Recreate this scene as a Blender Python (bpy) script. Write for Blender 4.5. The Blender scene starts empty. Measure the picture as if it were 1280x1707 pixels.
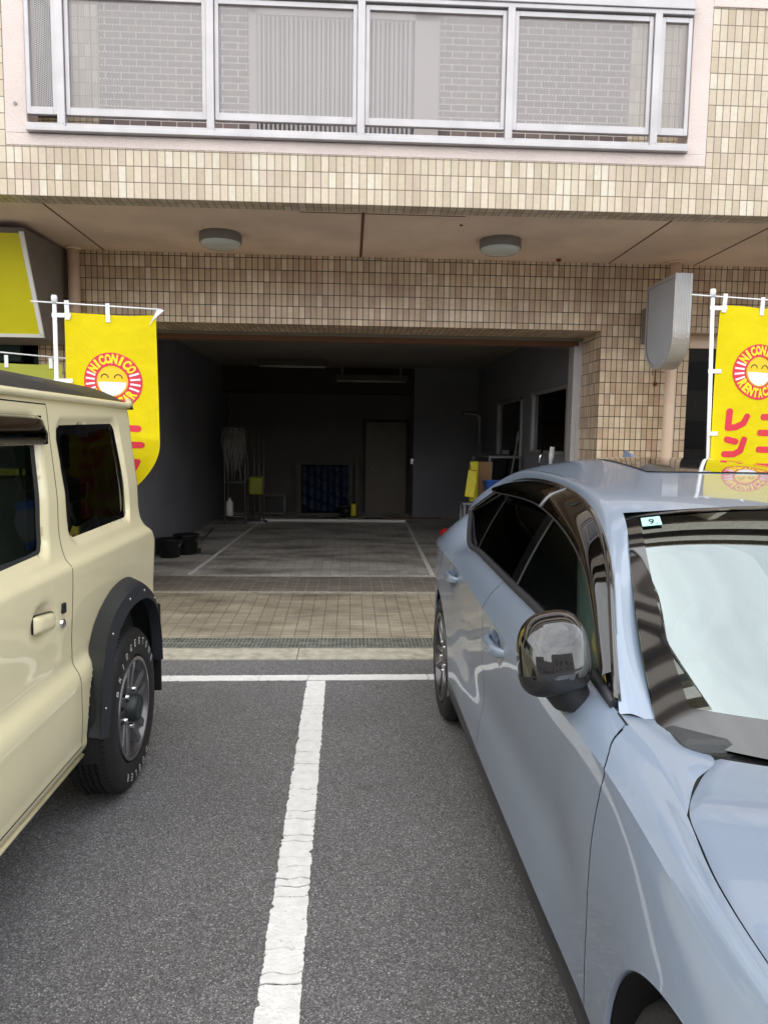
import bpy, bmesh, math, random
import numpy as np
from mathutils import Vector, Matrix
random.seed(7); rng = np.random.RandomState(7)
scene = bpy.context.scene
R = math.radians

# ------------------------------------------------------------ camera
cam_d = bpy.data.cameras.new('camera'); cam = bpy.data.objects.new('camera', cam_d)
scene.collection.objects.link(cam); scene.camera = cam
cam_d.sensor_fit = 'VERTICAL'; cam_d.sensor_height = 36.0; cam_d.lens = 1210 / 1707 * 36.0
cam_d.clip_start = 0.05; cam_d.clip_end = 600
_p, _r, _y = -0.10096, 0.01352, -0.0476
_c = math.cos; _s = math.sin
Ry = np.array([[_c(_y), _s(_y), 0], [-_s(_y), _c(_y), 0], [0, 0, 1]])
Rp = np.array([[1, 0, 0], [0, _c(_p), _s(_p)], [0, -_s(_p), _c(_p)]])
Rr = np.array([[_c(_r), 0, _s(_r)], [0, 1, 0], [-_s(_r), 0, _c(_r)]])
RM = Rr @ Rp @ Ry                                   # rows: right, forward, up
cam.matrix_world = Matrix(((RM[0][0], RM[2][0], -RM[1][0], 0), (RM[0][1], RM[2][1], -RM[1][1], 0),
                           (RM[0][2], RM[2][2], -RM[1][2], 1.5), (0, 0, 0, 1)))

# ------------------------------------------------------------ world, sun, exposure
SUN_EL, SUN_AZ = R(52), R(215)      # azimuth of the sun seen from above, measured from +Y clockwise
w = bpy.data.worlds.new('World'); scene.world = w; w.use_nodes = True
nt = w.node_tree; nt.nodes.clear()
out = nt.nodes.new('ShaderNodeOutputWorld'); bg = nt.nodes.new('ShaderNodeBackground')
sky = nt.nodes.new('ShaderNodeTexSky'); sky.sky_type = 'NISHITA'; sky.sun_disc = False
sky.sun_elevation = SUN_EL; sky.sun_rotation = SUN_AZ; sky.air_density = 1.5; sky.dust_density = 3
tc = nt.nodes.new('ShaderNodeTexCoord'); mp = nt.nodes.new('ShaderNodeMapping'); mp.inputs['Scale'].default_value = (1.6, 1.6, 3.4)
nz = nt.nodes.new('ShaderNodeTexNoise'); nz.inputs['Scale'].default_value = 1.7; nz.inputs['Detail'].default_value = 6; nz.inputs['Roughness'].default_value = .55
cr = nt.nodes.new('ShaderNodeValToRGB')
cr.color_ramp.elements[0].position = .30; cr.color_ramp.elements[0].color = (7.0, 7.3, 7.8, 1)
cr.color_ramp.elements[1].position = .68; cr.color_ramp.elements[1].color = (12.2, 12.4, 12.6, 1)
mix = nt.nodes.new('ShaderNodeMix'); mix.data_type = 'RGBA'; mix.inputs['Factor'].default_value = .86
nt.links.new(tc.outputs['Generated'], mp.inputs['Vector']); nt.links.new(mp.outputs['Vector'], nz.inputs['Vector'])
nt.links.new(nz.outputs['Fac'], cr.inputs['Fac'])
nt.links.new(sky.outputs['Color'], mix.inputs[6]); nt.links.new(cr.outputs['Color'], mix.inputs[7])
nt.links.new(mix.outputs[2], bg.inputs['Color']); bg.inputs['Strength'].default_value = 0.1
nt.links.new(bg.outputs['Background'], out.inputs['Surface'])
sun_d = bpy.data.lights.new('sun', 'SUN'); sun_d.energy = .5; sun_d.angle = R(120); sun_d.color = (1, .96, .9)
sun = bpy.data.objects.new('sun', sun_d); scene.collection.objects.link(sun)
_sd = Vector((math.sin(SUN_AZ) * math.cos(SUN_EL), math.cos(SUN_AZ) * math.cos(SUN_EL), math.sin(SUN_EL)))
sun.rotation_euler = _sd.to_track_quat('Z', 'Y').to_euler()
scene.view_settings.view_transform = 'Standard'; scene.view_settings.look = 'None'
scene.view_settings.exposure = 1.28; scene.view_settings.gamma = 1
scene.render.engine = 'CYCLES'; scene.cycles.use_denoising = True
scene.cycles.max_bounces = 8; scene.cycles.transparent_max_bounces = 24
scene.cycles.caustics_reflective = False; scene.cycles.caustics_refractive = False

# ------------------------------------------------------------ materials
MATS = {}
def new_mat(name):
    m = bpy.data.materials.new(name); m.use_nodes = True; MATS[name] = m
    n = m.node_tree; return m, n, n.nodes['Principled BSDF'], n.nodes, n.links
def L3(c): return (c[0], c[1], c[2], 1)
def srgb(r, g, b):
    f = lambda v: (v / 255 / 12.92) if v / 255 <= .04045 else ((v / 255 + .055) / 1.055) ** 2.4
    return (f(r), f(g), f(b))
def mat(name, col, rough=.5, metal=0, coat=0, bump=0, bscale=60, var=0, vscale=4, spec=.5, trans=0, sheen=0, coat_r=.03):
    """plain surface with slight noise in colour and relief"""
    m, n, b, N, Lk = new_mat(name)
    b.inputs['Roughness'].default_value = rough; b.inputs['Metallic'].default_value = metal
    b.inputs['Coat Weight'].default_value = coat; b.inputs['Coat Roughness'].default_value = coat_r
    b.inputs['Specular IOR Level'].default_value = spec; b.inputs['Base Color'].default_value = L3(col)
    tc = N.new('ShaderNodeTexCoord')
    if var:
        z = N.new('ShaderNodeTexNoise'); z.inputs['Scale'].default_value = vscale; z.inputs['Detail'].default_value = 5
        rp = N.new('ShaderNodeValToRGB'); e = rp.color_ramp.elements
        e[0].position = .3; e[1].position = .7
        e[0].color = L3([c * (1 - var) for c in col]); e[1].color = L3([min(1, c * (1 + var)) for c in col])
        Lk.new(tc.outputs['Object'], z.inputs['Vector']); Lk.new(z.outputs['Fac'], rp.inputs['Fac']); Lk.new(rp.outputs['Color'], b.inputs['Base Color'])
    if bump:
        z2 = N.new('ShaderNodeTexNoise'); z2.inputs['Scale'].default_value = bscale; z2.inputs['Detail'].default_value = 3
        bp = N.new('ShaderNodeBump'); bp.inputs['Strength'].default_value = bump; bp.inputs['Distance'].default_value = .01
        Lk.new(tc.outputs['Object'], z2.inputs['Vector']); Lk.new(z2.outputs['Fac'], bp.inputs['Height']); Lk.new(bp.outputs['Normal'], b.inputs['Normal'])
    return m
def math_n(N, Lk, op, a, b=None, c=None):
    x = N.new('ShaderNodeMath'); x.operation = op
    for i, v in enumerate((a, b, c)):
        if v is None: continue
        if isinstance(v, (int, float)): x.inputs[i].default_value = v
        else: Lk.new(v, x.inputs[i])
    return x.outputs[0]
def tile_mat(name, pu, pv, ou, ov, joint, cols, mortar, rough=.35, dirt=None, dirt_scale=1.2, bump=.5, tint=None, stagger=False, coat=0.0):
    """tiles laid on the UV sheet (metres): every tile its own shade, sunk joints, dirt"""
    m, n, b, N, Lk = new_mat(name)
    M = lambda op, a, bb=None, cc=None: math_n(N, Lk, op, a, bb, cc)
    uv = N.new('ShaderNodeUVMap'); sp = N.new('ShaderNodeSeparateXYZ'); Lk.new(uv.outputs['UV'], sp.inputs[0])
    u = M('DIVIDE', M('SUBTRACT', sp.outputs[0], ou), pu); v = M('DIVIDE', M('SUBTRACT', sp.outputs[1], ov), pv)
    fv = M('FLOOR', v)
    if stagger: u = M('ADD', u, M('MULTIPLY', M('FLOORED_MODULO', fv, 2.0), .5))
    fu = M('FLOOR', u)
    cb = N.new('ShaderNodeCombineXYZ'); Lk.new(fu, cb.inputs[0]); Lk.new(fv, cb.inputs[1])
    wn = N.new('ShaderNodeTexWhiteNoise'); wn.noise_dimensions = '2D'; Lk.new(cb.outputs[0], wn.inputs['Vector'])
    rp = N.new('ShaderNodeValToRGB'); rp.color_ramp.interpolation = 'CONSTANT'
    while len(rp.color_ramp.elements) < len(cols): rp.color_ramp.elements.new(.5)
    for i, cc in enumerate(cols):
        rp.color_ramp.elements[i].position = i / len(cols); rp.color_ramp.elements[i].color = L3(cc)
    Lk.new(wn.outputs['Value'], rp.inputs['Fac'])
    # distance to joint in metres
    du = M('MULTIPLY', M('SUBTRACT', .5, M('ABSOLUTE', M('SUBTRACT', M('FRACT', u), .5))), pu)
    dv = M('MULTIPLY', M('SUBTRACT', .5, M('ABSOLUTE', M('SUBTRACT', M('FRACT', v), .5))), pv)
    d = M('MINIMUM', du, dv)
    mr = N.new('ShaderNodeMapRange'); mr.inputs['From Min'].default_value = joint * .5 - .0005; mr.inputs['From Max'].default_value = joint * .5 + .0006
    Lk.new(d, mr.inputs['Value'])
    # grain inside tile
    tcn = N.new('ShaderNodeTexCoord'); g = N.new('ShaderNodeTexNoise'); g.inputs['Scale'].default_value = 45; g.inputs['Detail'].default_value = 4
    Lk.new(tcn.outputs['Object'], g.inputs['Vector'])
    hs = N.new('ShaderNodeHueSaturation'); Lk.new(rp.outputs['Color'], hs.inputs['Color'])
    Lk.new(M('ADD', M('MULTIPLY', g.outputs['Fac'], .28), .86), hs.inputs['Value'])
    colr = hs.outputs['Color']
    mx = N.new('ShaderNodeMix'); mx.data_type = 'RGBA'; Lk.new(mr.outputs[0], mx.inputs['Factor'])
    mx.inputs[6].default_value = L3(mortar); Lk.new(colr, mx.inputs[7]); last = mx.outputs[2]
    if dirt:
        dn = N.new('ShaderNodeTexNoise'); dn.inputs['Scale'].default_value = dirt_scale; dn.inputs['Detail'].default_value = 7; dn.inputs['Roughness'].default_value = .62
        dm = N.new('ShaderNodeMapping'); dm.inputs['Scale'].default_value = dirt.get('stretch', (1, 1, 1))
        Lk.new(tcn.outputs['Object'], dm.inputs['Vector']); Lk.new(dm.outputs[0], dn.inputs['Vector'])
        dr = N.new('ShaderNodeMapRange'); dr.inputs['From Min'].default_value = dirt.get('lo', .45); dr.inputs['From Max'].default_value = dirt.get('hi', .75); dr.inputs['To Max'].default_value = dirt.get('amt', .6)
        Lk.new(dn.outputs['Fac'], dr.inputs['Value'])
        m2 = N.new('ShaderNodeMix'); m2.data_type = 'RGBA'; Lk.new(dr.outputs[0], m2.inputs['Factor']); Lk.new(last, m2.inputs[6]); m2.inputs[7].default_value = L3(dirt['col']); last = m2.outputs[2]
    Lk.new(last, b.inputs['Base Color']); b.inputs['Roughness'].default_value = rough; b.inputs['Coat Weight'].default_value = coat
    wob = M('MULTIPLY', wn.outputs['Value'], .25)
    bp = N.new('ShaderNodeBump'); bp.inputs['Strength'].default_value = bump; bp.inputs['Distance'].default_value = .003
    Lk.new(M('ADD', mr.outputs[0], M('ADD', wob, M('MULTIPLY', g.outputs['Fac'], .25))), bp.inputs['Height']); Lk.new(bp.outputs['Normal'], b.inputs['Normal'])
    return m
def glass_mat(name, tint, gloss=None, gcol=(1, 1, 1), base=.0):
    """thin pane: tinted see-through plus mirror by fresnel"""
    m, n, b, N, Lk = new_mat(name); N.remove(b); o = N['Material Output']
    tr = N.new('ShaderNodeBsdfTransparent'); tr.inputs['Color'].default_value = L3(tint)
    gl = N.new('ShaderNodeBsdfGlossy'); gl.inputs['Roughness'].default_value = .012; gl.inputs['Color'].default_value = L3(gcol)
    fr = N.new('ShaderNodeFresnel'); fr.inputs['IOR'].default_value = 1.52
    ms = N.new('ShaderNodeMixShader'); 
    f = fr.outputs[0] if not base else math_n(N, Lk, 'ADD', base, math_n(N, Lk, 'MULTIPLY', fr.outputs[0], 1 - base))
    Lk.new(f, ms.inputs['Fac']); Lk.new(tr.outputs[0], ms.inputs[1]); Lk.new(gl.outputs[0], ms.inputs[2]); Lk.new(ms.outputs[0], o.inputs['Surface'])
    return m
def perforated_mat(name):
    m, n, b, N, Lk = new_mat(name); o = N['Material Output']
    M = lambda op, a, bb=None, cc=None: math_n(N, Lk, op, a, bb, cc)
    b.inputs['Base Color'].default_value = (.36, .34, .335, 1); b.inputs['Metallic'].default_value = .3; b.inputs['Roughness'].default_value = .45
    uv = N.new('ShaderNodeUVMap'); sp = N.new('ShaderNodeSeparateXYZ'); Lk.new(uv.outputs['UV'], sp.inputs[0])
    P = .0125
    def grid(ox, oy):
        a = M('SUBTRACT', M('FRACT', M('ADD', M('DIVIDE', sp.outputs[0], P * 1.732), ox)), .5)
        c = M('SUBTRACT', M('FRACT', M('ADD', M('DIVIDE', sp.outputs[1], P), oy)), .5)
        a = M('MULTIPLY', a, 1.732)
        return M('SQRT', M('ADD', M('MULTIPLY', a, a), M('MULTIPLY', c, c)))
    d = M('MINIMUM', grid(0, 0), grid(.5, .5))
    hole = M('LESS_THAN', d, .305)
    tr = N.new('ShaderNodeBsdfTransparent'); ms = N.new('ShaderNodeMixShader')
    Lk.new(hole, ms.inputs['Fac']); Lk.new(b.outputs[0], ms.inputs[1]); Lk.new(tr.outputs[0], ms.inputs[2]); Lk.new(ms.outputs[0], o.inputs['Surface'])
    return m

C_tile = [srgb(202, 186, 162), srgb(212, 198, 176), srgb(190, 174, 150), srgb(204, 188, 166), srgb(216, 205, 186), srgb(196, 178, 158), srgb(206, 193, 168), srgb(193, 177, 152), srgb(210, 194, 172)]
YA, YB = 4.944, 6.431
AX0, AZ0 = -2.205, 3.022
BX0, BZ0 = -2.250, 2.521
tile_mat('tile_pale', .05, .1, AX0, AZ0, .0052, C_tile, srgb(112, 100, 82), rough=.3, dirt={'col': srgb(150, 128, 100), 'lo': .48, 'hi': .85, 'amt': .38, 'stretch': (3.2, 3.2, .55)})
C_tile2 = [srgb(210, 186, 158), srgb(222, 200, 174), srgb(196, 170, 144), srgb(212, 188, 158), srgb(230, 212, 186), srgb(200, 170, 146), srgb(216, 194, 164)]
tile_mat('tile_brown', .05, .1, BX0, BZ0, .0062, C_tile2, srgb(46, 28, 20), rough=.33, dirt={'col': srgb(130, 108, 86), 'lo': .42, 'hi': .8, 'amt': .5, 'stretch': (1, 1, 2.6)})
tile_mat('brick_dark', .125, .052, 0, 0, .007, [srgb(112, 98, 96), srgb(122, 107, 104), srgb(104, 92, 92), srgb(128, 112, 108)], srgb(206, 200, 194), rough=.7, stagger=True)
tile_mat('ramp_tile', .104, .040, 0.01, 5.31, .0045, [srgb(186, 176, 156), srgb(190, 180, 160), srgb(180, 170, 151), srgb(188, 177, 154)], srgb(104, 92, 76), rough=.5,
         dirt={'col': srgb(100, 92, 78), 'lo': .38, 'hi': .72, 'amt': .75, 'stretch': (1.2, 3, 1)}, dirt_scale=1.6)
tile_mat('threshold_tile', .104, .040, 0.01, 5.31, .004, [srgb(138, 130, 122), srgb(144, 136, 128), srgb(132, 124, 116)], srgb(196, 188, 174), rough=.5,
         dirt={'col': srgb(80, 74, 68), 'lo': .4, 'hi': .75, 'amt': .6, 'stretch': (1.2, 3, 1)}, dirt_scale=1.9)
tile_mat('garage_tile', .104, .2, 0.01, 7.4, .005, [srgb(208, 202, 194), srgb(214, 208, 200), srgb(200, 195, 188), srgb(210, 204, 196)], srgb(170, 164, 156), rough=.45,
         dirt={'col': srgb(104, 99, 96), 'lo': .46, 'hi': .66, 'amt': .8, 'stretch': (.7, 1.6, 1)}, dirt_scale=1.5)
perforated_mat('perforated')
mat('stucco', srgb(226, 210, 203), .85, bump=.6, bscale=130, var=.07, vscale=3)
mat('soffit', srgb(236, 212, 192), .75, bump=.15, bscale=40, var=.14, vscale=1.7)
mat('soffit_line', srgb(110, 76, 56), .8)
mat('aluminium', (.50, .48, .485), .42, metal=.35, bump=.05, bscale=30, var=.08, vscale=7)
mat('aluminium_ribbed', (.62, .63, .64), .4, metal=.3, var=.1, vscale=9)
mat('aluminium_dark', (.16, .16, .18), .35, metal=.8, var=.1)
mat('sign_grey', srgb(168, 172, 180), .35, var=.05, vscale=5)
mat('window_alu', (.40, .40, .41), .5, metal=.5, var=.1); mat('steel_grey', (.22, .225, .24), .45, metal=.6, var=.15)
mat('pipe_beige', srgb(232, 206, 184), .45, var=.06, vscale=6)
mat('lamp_body', srgb(120, 116, 108), .5, var=.08); mat('lamp_lens', srgb(205, 212, 206), .25, var=.05, coat=.5)
mat('sign_side', srgb(120, 112, 106), .6, var=.1); mat('sign_yellow', srgb(216, 206, 18), .45, var=.05, vscale=2); mat('white_paint', srgb(232, 230, 226), .5, var=.04)
mat('white_plastic', srgb(238, 238, 240), .35); mat('dark_green', srgb(16, 46, 34), .3)
mat('inner_wall', srgb(126, 126, 134), .8, bump=.1, bscale=60, var=.10, vscale=1.2); mat('inner_ceiling', srgb(150, 142, 132), .85, var=.1, vscale=.8)
mat('inner_back', srgb(98, 95, 92), .8, var=.12, vscale=.8); mat('beam_dark', srgb(66, 54, 46), .8, var=.1)
mat('inner_door', srgb(100, 90, 78), .5, var=.08); mat('black_plastic', (.012, .012, .013), .45, bump=.1, bscale=200)
mat('black_gloss', (.006, .006, .007), .06, coat=1, spec=.5); MATS['black_gloss'].node_tree.nodes['Principled BSDF'].inputs['Coat IOR'].default_value = 1.62; mat('skirt_black', (.012, .012, .013), .28, bump=.1, bscale=200); mat('rubber', (.015, .0145, .0145), .62, bump=.3, bscale=120, var=.15, vscale=20)
mat('tyre_text', srgb(225, 223, 218), .6, var=.12, vscale=90)
mat('concrete', srgb(182, 176, 160), .85, bump=.9, bscale=70, var=.28, vscale=12)
mat('grate', srgb(150, 151, 142), .5, metal=.35, var=.25, vscale=15); mat('dark_void', (.008, .008, .008), .9)
mat('line_paint', srgb(240, 239, 237), .7, bump=.5, bscale=90, var=.07, vscale=25)
def worn_paint():
    m = MATS['line_paint']; N = m.node_tree.nodes; Lk = m.node_tree.links; b = N['Principled BSDF']
    M = lambda op, a, bb=None, cc=None: math_n(N, Lk, op, a, bb, cc)
    src = b.inputs['Base Color'].links[0].from_socket; tc = N.new('ShaderNodeTexCoord'); mp = N.new('ShaderNodeMapping'); mp.inputs['Scale'].default_value = (1, 2.6, 1)
    z = N.new('ShaderNodeTexNoise'); z.inputs['Scale'].default_value = 42; z.inputs['Detail'].default_value = 4; Lk.new(tc.outputs['Object'], mp.inputs['Vector']); Lk.new(mp.outputs[0], z.inputs['Vector'])
    mr = N.new('ShaderNodeMapRange'); mr.inputs['From Min'].default_value = .685; mr.inputs['From Max'].default_value = .72; Lk.new(z.outputs['Fac'], mr.inputs['Value'])
    z2 = N.new('ShaderNodeTexNoise'); z2.inputs['Scale'].default_value = 300; Lk.new(tc.outputs['Object'], z2.inputs['Vector'])
    m2 = N.new('ShaderNodeMapRange'); m2.inputs['From Min'].default_value = .70; m2.inputs['From Max'].default_value = .76; m2.inputs['To Max'].default_value = .55; Lk.new(z2.outputs['Fac'], m2.inputs['Value'])
    mx = N.new('ShaderNodeMix'); mx.data_type = 'RGBA'; Lk.new(M('MAXIMUM', mr.outputs[0], m2.outputs[0]), mx.inputs['Factor']); Lk.new(src, mx.inputs[6]); mx.inputs[7].default_value = (.13, .125, .125, 1); Lk.new(mx.outputs[2], b.inputs['Base Color'])
worn_paint()
mat('line_paint_dull', srgb(190, 188, 182), .8, bump=.3, var=.25, vscale=18)
mat('cardboard', srgb(150, 118, 84), .8, var=.08); mat('yellow_bag', srgb(222, 206, 40), .45, var=.1, vscale=12); mat('blue_bin', srgb(24, 78, 168), .4, var=.08)
mat('blue_tarp', srgb(16, 34, 66), .5, bump=.8, bscale=14, var=.3, vscale=9); mat('hose_white', srgb(150, 150, 148), .5); mat('chrome', (.75, .75, .77), .15, metal=1); mat('rack_metal', (.25, .25, .26), .4, metal=.6)
mat('acid_yellow', srgb(150, 156, 40), .5, var=.1); mat('rust', srgb(116, 58, 42), .8, var=.2); mat('storey_soffit', srgb(120, 112, 106), .8, var=.1); mat('opposite_wall', srgb(150, 144, 138), .8, var=.1); mat('rim_gunmetal', (.13, .127, .134), .30, metal=.6, coat=.4, var=.06, vscale=30); mat('seat_cloth', srgb(150, 160, 154), .85, bump=.2, bscale=200)
mat('dash', (.045, .048, .048), .7, bump=.2, bscale=150); mat('rim_dark', (.085, .083, .088), .3, metal=.7, coat=.4, var=.06, vscale=30); mat('rim_silver', (.42, .42, .44), .3, metal=.85, coat=.3)
mat('hub_green', (.018, .026, .024), .45); mat('lamp_red', (.42, .006, .012), .12, coat=1); mat('lamp_clear', (.65, .67, .7), .1, coat=1)
mat('flare', (.022, .024, .030), .5, bump=.25, bscale=260); mat('bare_grey', srgb(120, 118, 106), .6, var=.1)
mat('sticker', srgb(170, 226, 214), .5); mat('ink', (.01, .012, .015), .6); mat('gold', srgb(240, 196, 20), .6); mat('emblem_red', srgb(216, 50, 66), .6, var=.03, vscale=8)
mat('emblem_yellow', srgb(246, 224, 20), .6); mat('emblem_white', srgb(236, 236, 240), .6)
mat('louvre', srgb(176, 168, 164), .5, var=.05); mat('cream_tilewall', srgb(190, 178, 160), .6)
glass_mat('glass_dark', (.02, .02, .02)); glass_mat('glass_green', (.60, .70, .66)); glass_mat('glass_privacy', (.09, .09, .07))
glass_mat('glass_visor', (.10, .085, .08), base=.03); glass_mat('glass_screen', (.34, .38, .37), gcol=(.82, .93, .93), base=.25); glass_mat('glass_shop', (.05, .07, .06))

def paint(name, col, flake=.25, rough=.42, coat=1):
    m, n, b, N, Lk = new_mat(name)
    b.inputs['Base Color'].default_value = L3(col); b.inputs['Roughness'].default_value = rough; b.inputs['Metallic'].default_value = flake
    b.inputs['Coat Weight'].default_value = coat; b.inputs['Coat Roughness'].default_value = .02; b.inputs['Coat IOR'].default_value = 1.6
    tc = N.new('ShaderNodeTexCoord'); z = N.new('ShaderNodeTexNoise'); z.inputs['Scale'].default_value = 1.6; z.inputs['Detail'].default_value = 1
    bp = N.new('ShaderNodeBump'); bp.inputs['Strength'].default_value = .02; bp.inputs['Distance'].default_value = .02
    Lk.new(tc.outputs['Object'], z.inputs['Vector']); Lk.new(z.outputs['Fac'], bp.inputs['Height']); Lk.new(bp.outputs['Normal'], b.inputs['Coat Normal'])
    f = N.new('ShaderNodeTexNoise'); f.inputs['Scale'].default_value = 700; f.inputs['Detail'].default_value = 1; b2 = N.new('ShaderNodeBump'); b2.inputs['Strength'].default_value = .10; b2.inputs['Distance'].default_value = .0006
    Lk.new(tc.outputs['Object'], f.inputs['Vector']); Lk.new(f.outputs['Fac'], b2.inputs['Height']); Lk.new(b2.outputs['Normal'], b.inputs['Normal'])
    # a thin uneven film of road dust
    d = N.new('ShaderNodeTexNoise'); d.inputs['Scale'].default_value = 2.3; d.inputs['Detail'].default_value = 8; d.inputs['Roughness'].default_value = .65; Lk.new(tc.outputs['Object'], d.inputs['Vector'])
    mr = N.new('ShaderNodeMapRange'); mr.inputs['From Min'].default_value = .5; mr.inputs['From Max'].default_value = .8; mr.inputs['To Max'].default_value = .16; Lk.new(d.outputs['Fac'], mr.inputs['Value'])
    mx = N.new('ShaderNodeMix'); mx.data_type = 'RGBA'; mx.inputs[6].default_value = L3(col); mx.inputs[7].default_value = (.33, .31, .27, 1); Lk.new(mr.outputs[0], mx.inputs['Factor']); Lk.new(mx.outputs[2], b.inputs['Base Color'])
    return m
paint('paint_blue', (.245, .303, .395), .22, .38); paint('paint_cream', srgb(242, 231, 190), .0, .42)
paint('paint_black', (.014, .013, .013), .0, .55, .08)

def fabric_mat(name, col, tr=.35):
    m, n, b, N, Lk = new_mat(name); o = N['Material Output']
    b.inputs['Roughness'].default_value = .75; b.inputs['Specular IOR Level'].default_value = .2
    tc = N.new('ShaderNodeTexCoord'); z = N.new('ShaderNodeTexNoise'); z.inputs['Scale'].default_value = 3.5; z.inputs['Detail'].default_value = 4
    rp = N.new('ShaderNodeValToRGB'); e = rp.color_ramp.elements; e[0].position = .3; e[1].position = .7
    e[0].color = L3([c * .93 for c in col]); e[1].color = L3(col)
    Lk.new(tc.outputs['Object'], z.inputs['Vector']); Lk.new(z.outputs['Fac'], rp.inputs['Fac']); Lk.new(rp.outputs['Color'], b.inputs['Base Color'])
    wv = N.new('ShaderNodeTexNoise'); wv.inputs['Scale'].default_value = 9; wv.inputs['Detail'].default_value = 5
    bp = N.new('ShaderNodeBump'); bp.inputs['Strength'].default_value = .5; bp.inputs['Distance'].default_value = .02
    Lk.new(tc.outputs['Object'], wv.inputs['Vector']); Lk.new(wv.outputs['Fac'], bp.inputs['Height']); Lk.new(bp.outputs['Normal'], b.inputs['Normal'])
    t = N.new('ShaderNodeBsdfTranslucent'); Lk.new(rp.outputs['Color'], t.inputs['Color'])
    ms = N.new('ShaderNodeMixShader'); ms.inputs['Fac'].default_value = tr
    Lk.new(b.outputs[0], ms.inputs[1]); Lk.new(t.outputs[0], ms.inputs[2]); Lk.new(ms.outputs[0], o.inputs['Surface'])
    return m
fabric_mat('flag_yellow', srgb(252, 230, 22), .25); fabric_mat('flag_pale', srgb(206, 212, 96), .4)  # flag_pale: overexposed brightness put into the cloth colour

def asphalt():
    m, n, b, N, Lk = new_mat('asphalt')
    M = lambda op, a, bb=None, cc=None: math_n(N, Lk, op, a, bb, cc)
    tc = N.new('ShaderNodeTexCoord')
    v1 = N.new('ShaderNodeTexVoronoi'); v1.inputs['Scale'].default_value = 250; v1.inputs['Randomness'].default_value = 1
    v2 = N.new('ShaderNodeTexVoronoi'); v2.inputs['Scale'].default_value = 95
    n1 = N.new('ShaderNodeTexNoise'); n1.inputs['Scale'].default_value = 1.1; n1.inputs['Detail'].default_value = 6
    n2 = N.new('ShaderNodeTexNoise'); n2.inputs['Scale'].default_value = 420; n2.inputs['Detail'].default_value = 2
    for x in (v1, v2, n1, n2): Lk.new(tc.outputs['Object'], x.inputs['Vector'])
    s1 = N.new('ShaderNodeSeparateColor'); Lk.new(v1.outputs['Color'], s1.inputs[0])
    s2 = N.new('ShaderNodeSeparateColor'); Lk.new(v2.outputs['Color'], s2.inputs[0])
    rp = N.new('ShaderNodeValToRGB'); e = rp.color_ramp.elements
    e[0].position = 0; e[0].color = (.082, .078, .082, 1); e[1].position = 1; e[1].color = (.52, .52, .52, 1)
    for p, c in ((.35, .136), (.7, .205), (.93, .30)):
        q = e.new(p); q.color = (c, c * .972, c * .985, 1)
    Lk.new(s1.outputs[0], rp.inputs['Fac'])
    # rare big pale stones
    big = M('MULTIPLY', M('GREATER_THAN', s2.outputs[1], .985), M('LESS_THAN', v2.outputs['Distance'], .42))
    mx = N.new('ShaderNodeMix'); mx.data_type = 'RGBA'; Lk.new(M('MULTIPLY', big, .7), mx.inputs['Factor']); Lk.new(rp.outputs['Color'], mx.inputs[6]); mx.inputs[7].default_value = (.36, .35, .34, 1)
    hs = N.new('ShaderNodeHueSaturation'); Lk.new(mx.outputs[2], hs.inputs['Color'])
    st = N.new('ShaderNodeTexNoise'); st.inputs['Scale'].default_value = 2.6; st.inputs['Detail'].default_value = 9; st.inputs['Roughness'].default_value = .6; Lk.new(tc.outputs['Object'], st.inputs['Vector'])
    stm = N.new('ShaderNodeMapRange'); stm.inputs['From Min'].default_value = .60; stm.inputs['From Max'].default_value = .74; stm.inputs['To Min'].default_value = 1; stm.inputs['To Max'].default_value = .72; Lk.new(st.outputs['Fac'], stm.inputs['Value'])
    Lk.new(M('MULTIPLY', stm.outputs[0], M('ADD', M('MULTIPLY', n1.outputs['Fac'], .6), M('ADD', .45, M('MULTIPLY', n2.outputs['Fac'], .5)))), hs.inputs['Value'])
    # faint moss patches
    n3 = N.new('ShaderNodeTexNoise'); n3.inputs['Scale'].default_value = 3.2; n3.inputs['Detail'].default_value = 8; Lk.new(tc.outputs['Object'], n3.inputs['Vector'])
    mr = N.new('ShaderNodeMapRange'); mr.inputs['From Min'].default_value = .62; mr.inputs['From Max'].default_value = .8; mr.inputs['To Max'].default_value = .35; Lk.new(n3.outputs['Fac'], mr.inputs['Value'])
    m2 = N.new('ShaderNodeMix'); m2.data_type = 'RGBA'; Lk.new(mr.outputs[0], m2.inputs['Factor']); Lk.new(hs.outputs['Color'], m2.inputs[6]); m2.inputs[7].default_value = (.085, .09, .055, 1)
    Lk.new(m2.outputs[2], b.inputs['Base Color']); b.inputs['Roughness'].default_value = .8
    bp = N.new('ShaderNodeBump'); bp.inputs['Strength'].default_value = .8; bp.inputs['Distance'].default_value = .0035
    Lk.new(M('SUBTRACT', M('MULTIPLY', s1.outputs[1], .5), v1.outputs['Distance']), bp.inputs['Height']); Lk.new(bp.outputs['Normal'], b.inputs['Normal'])
asphalt()
def ribbed():   # shutter slats / louvre seen through the railing
    pass

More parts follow.
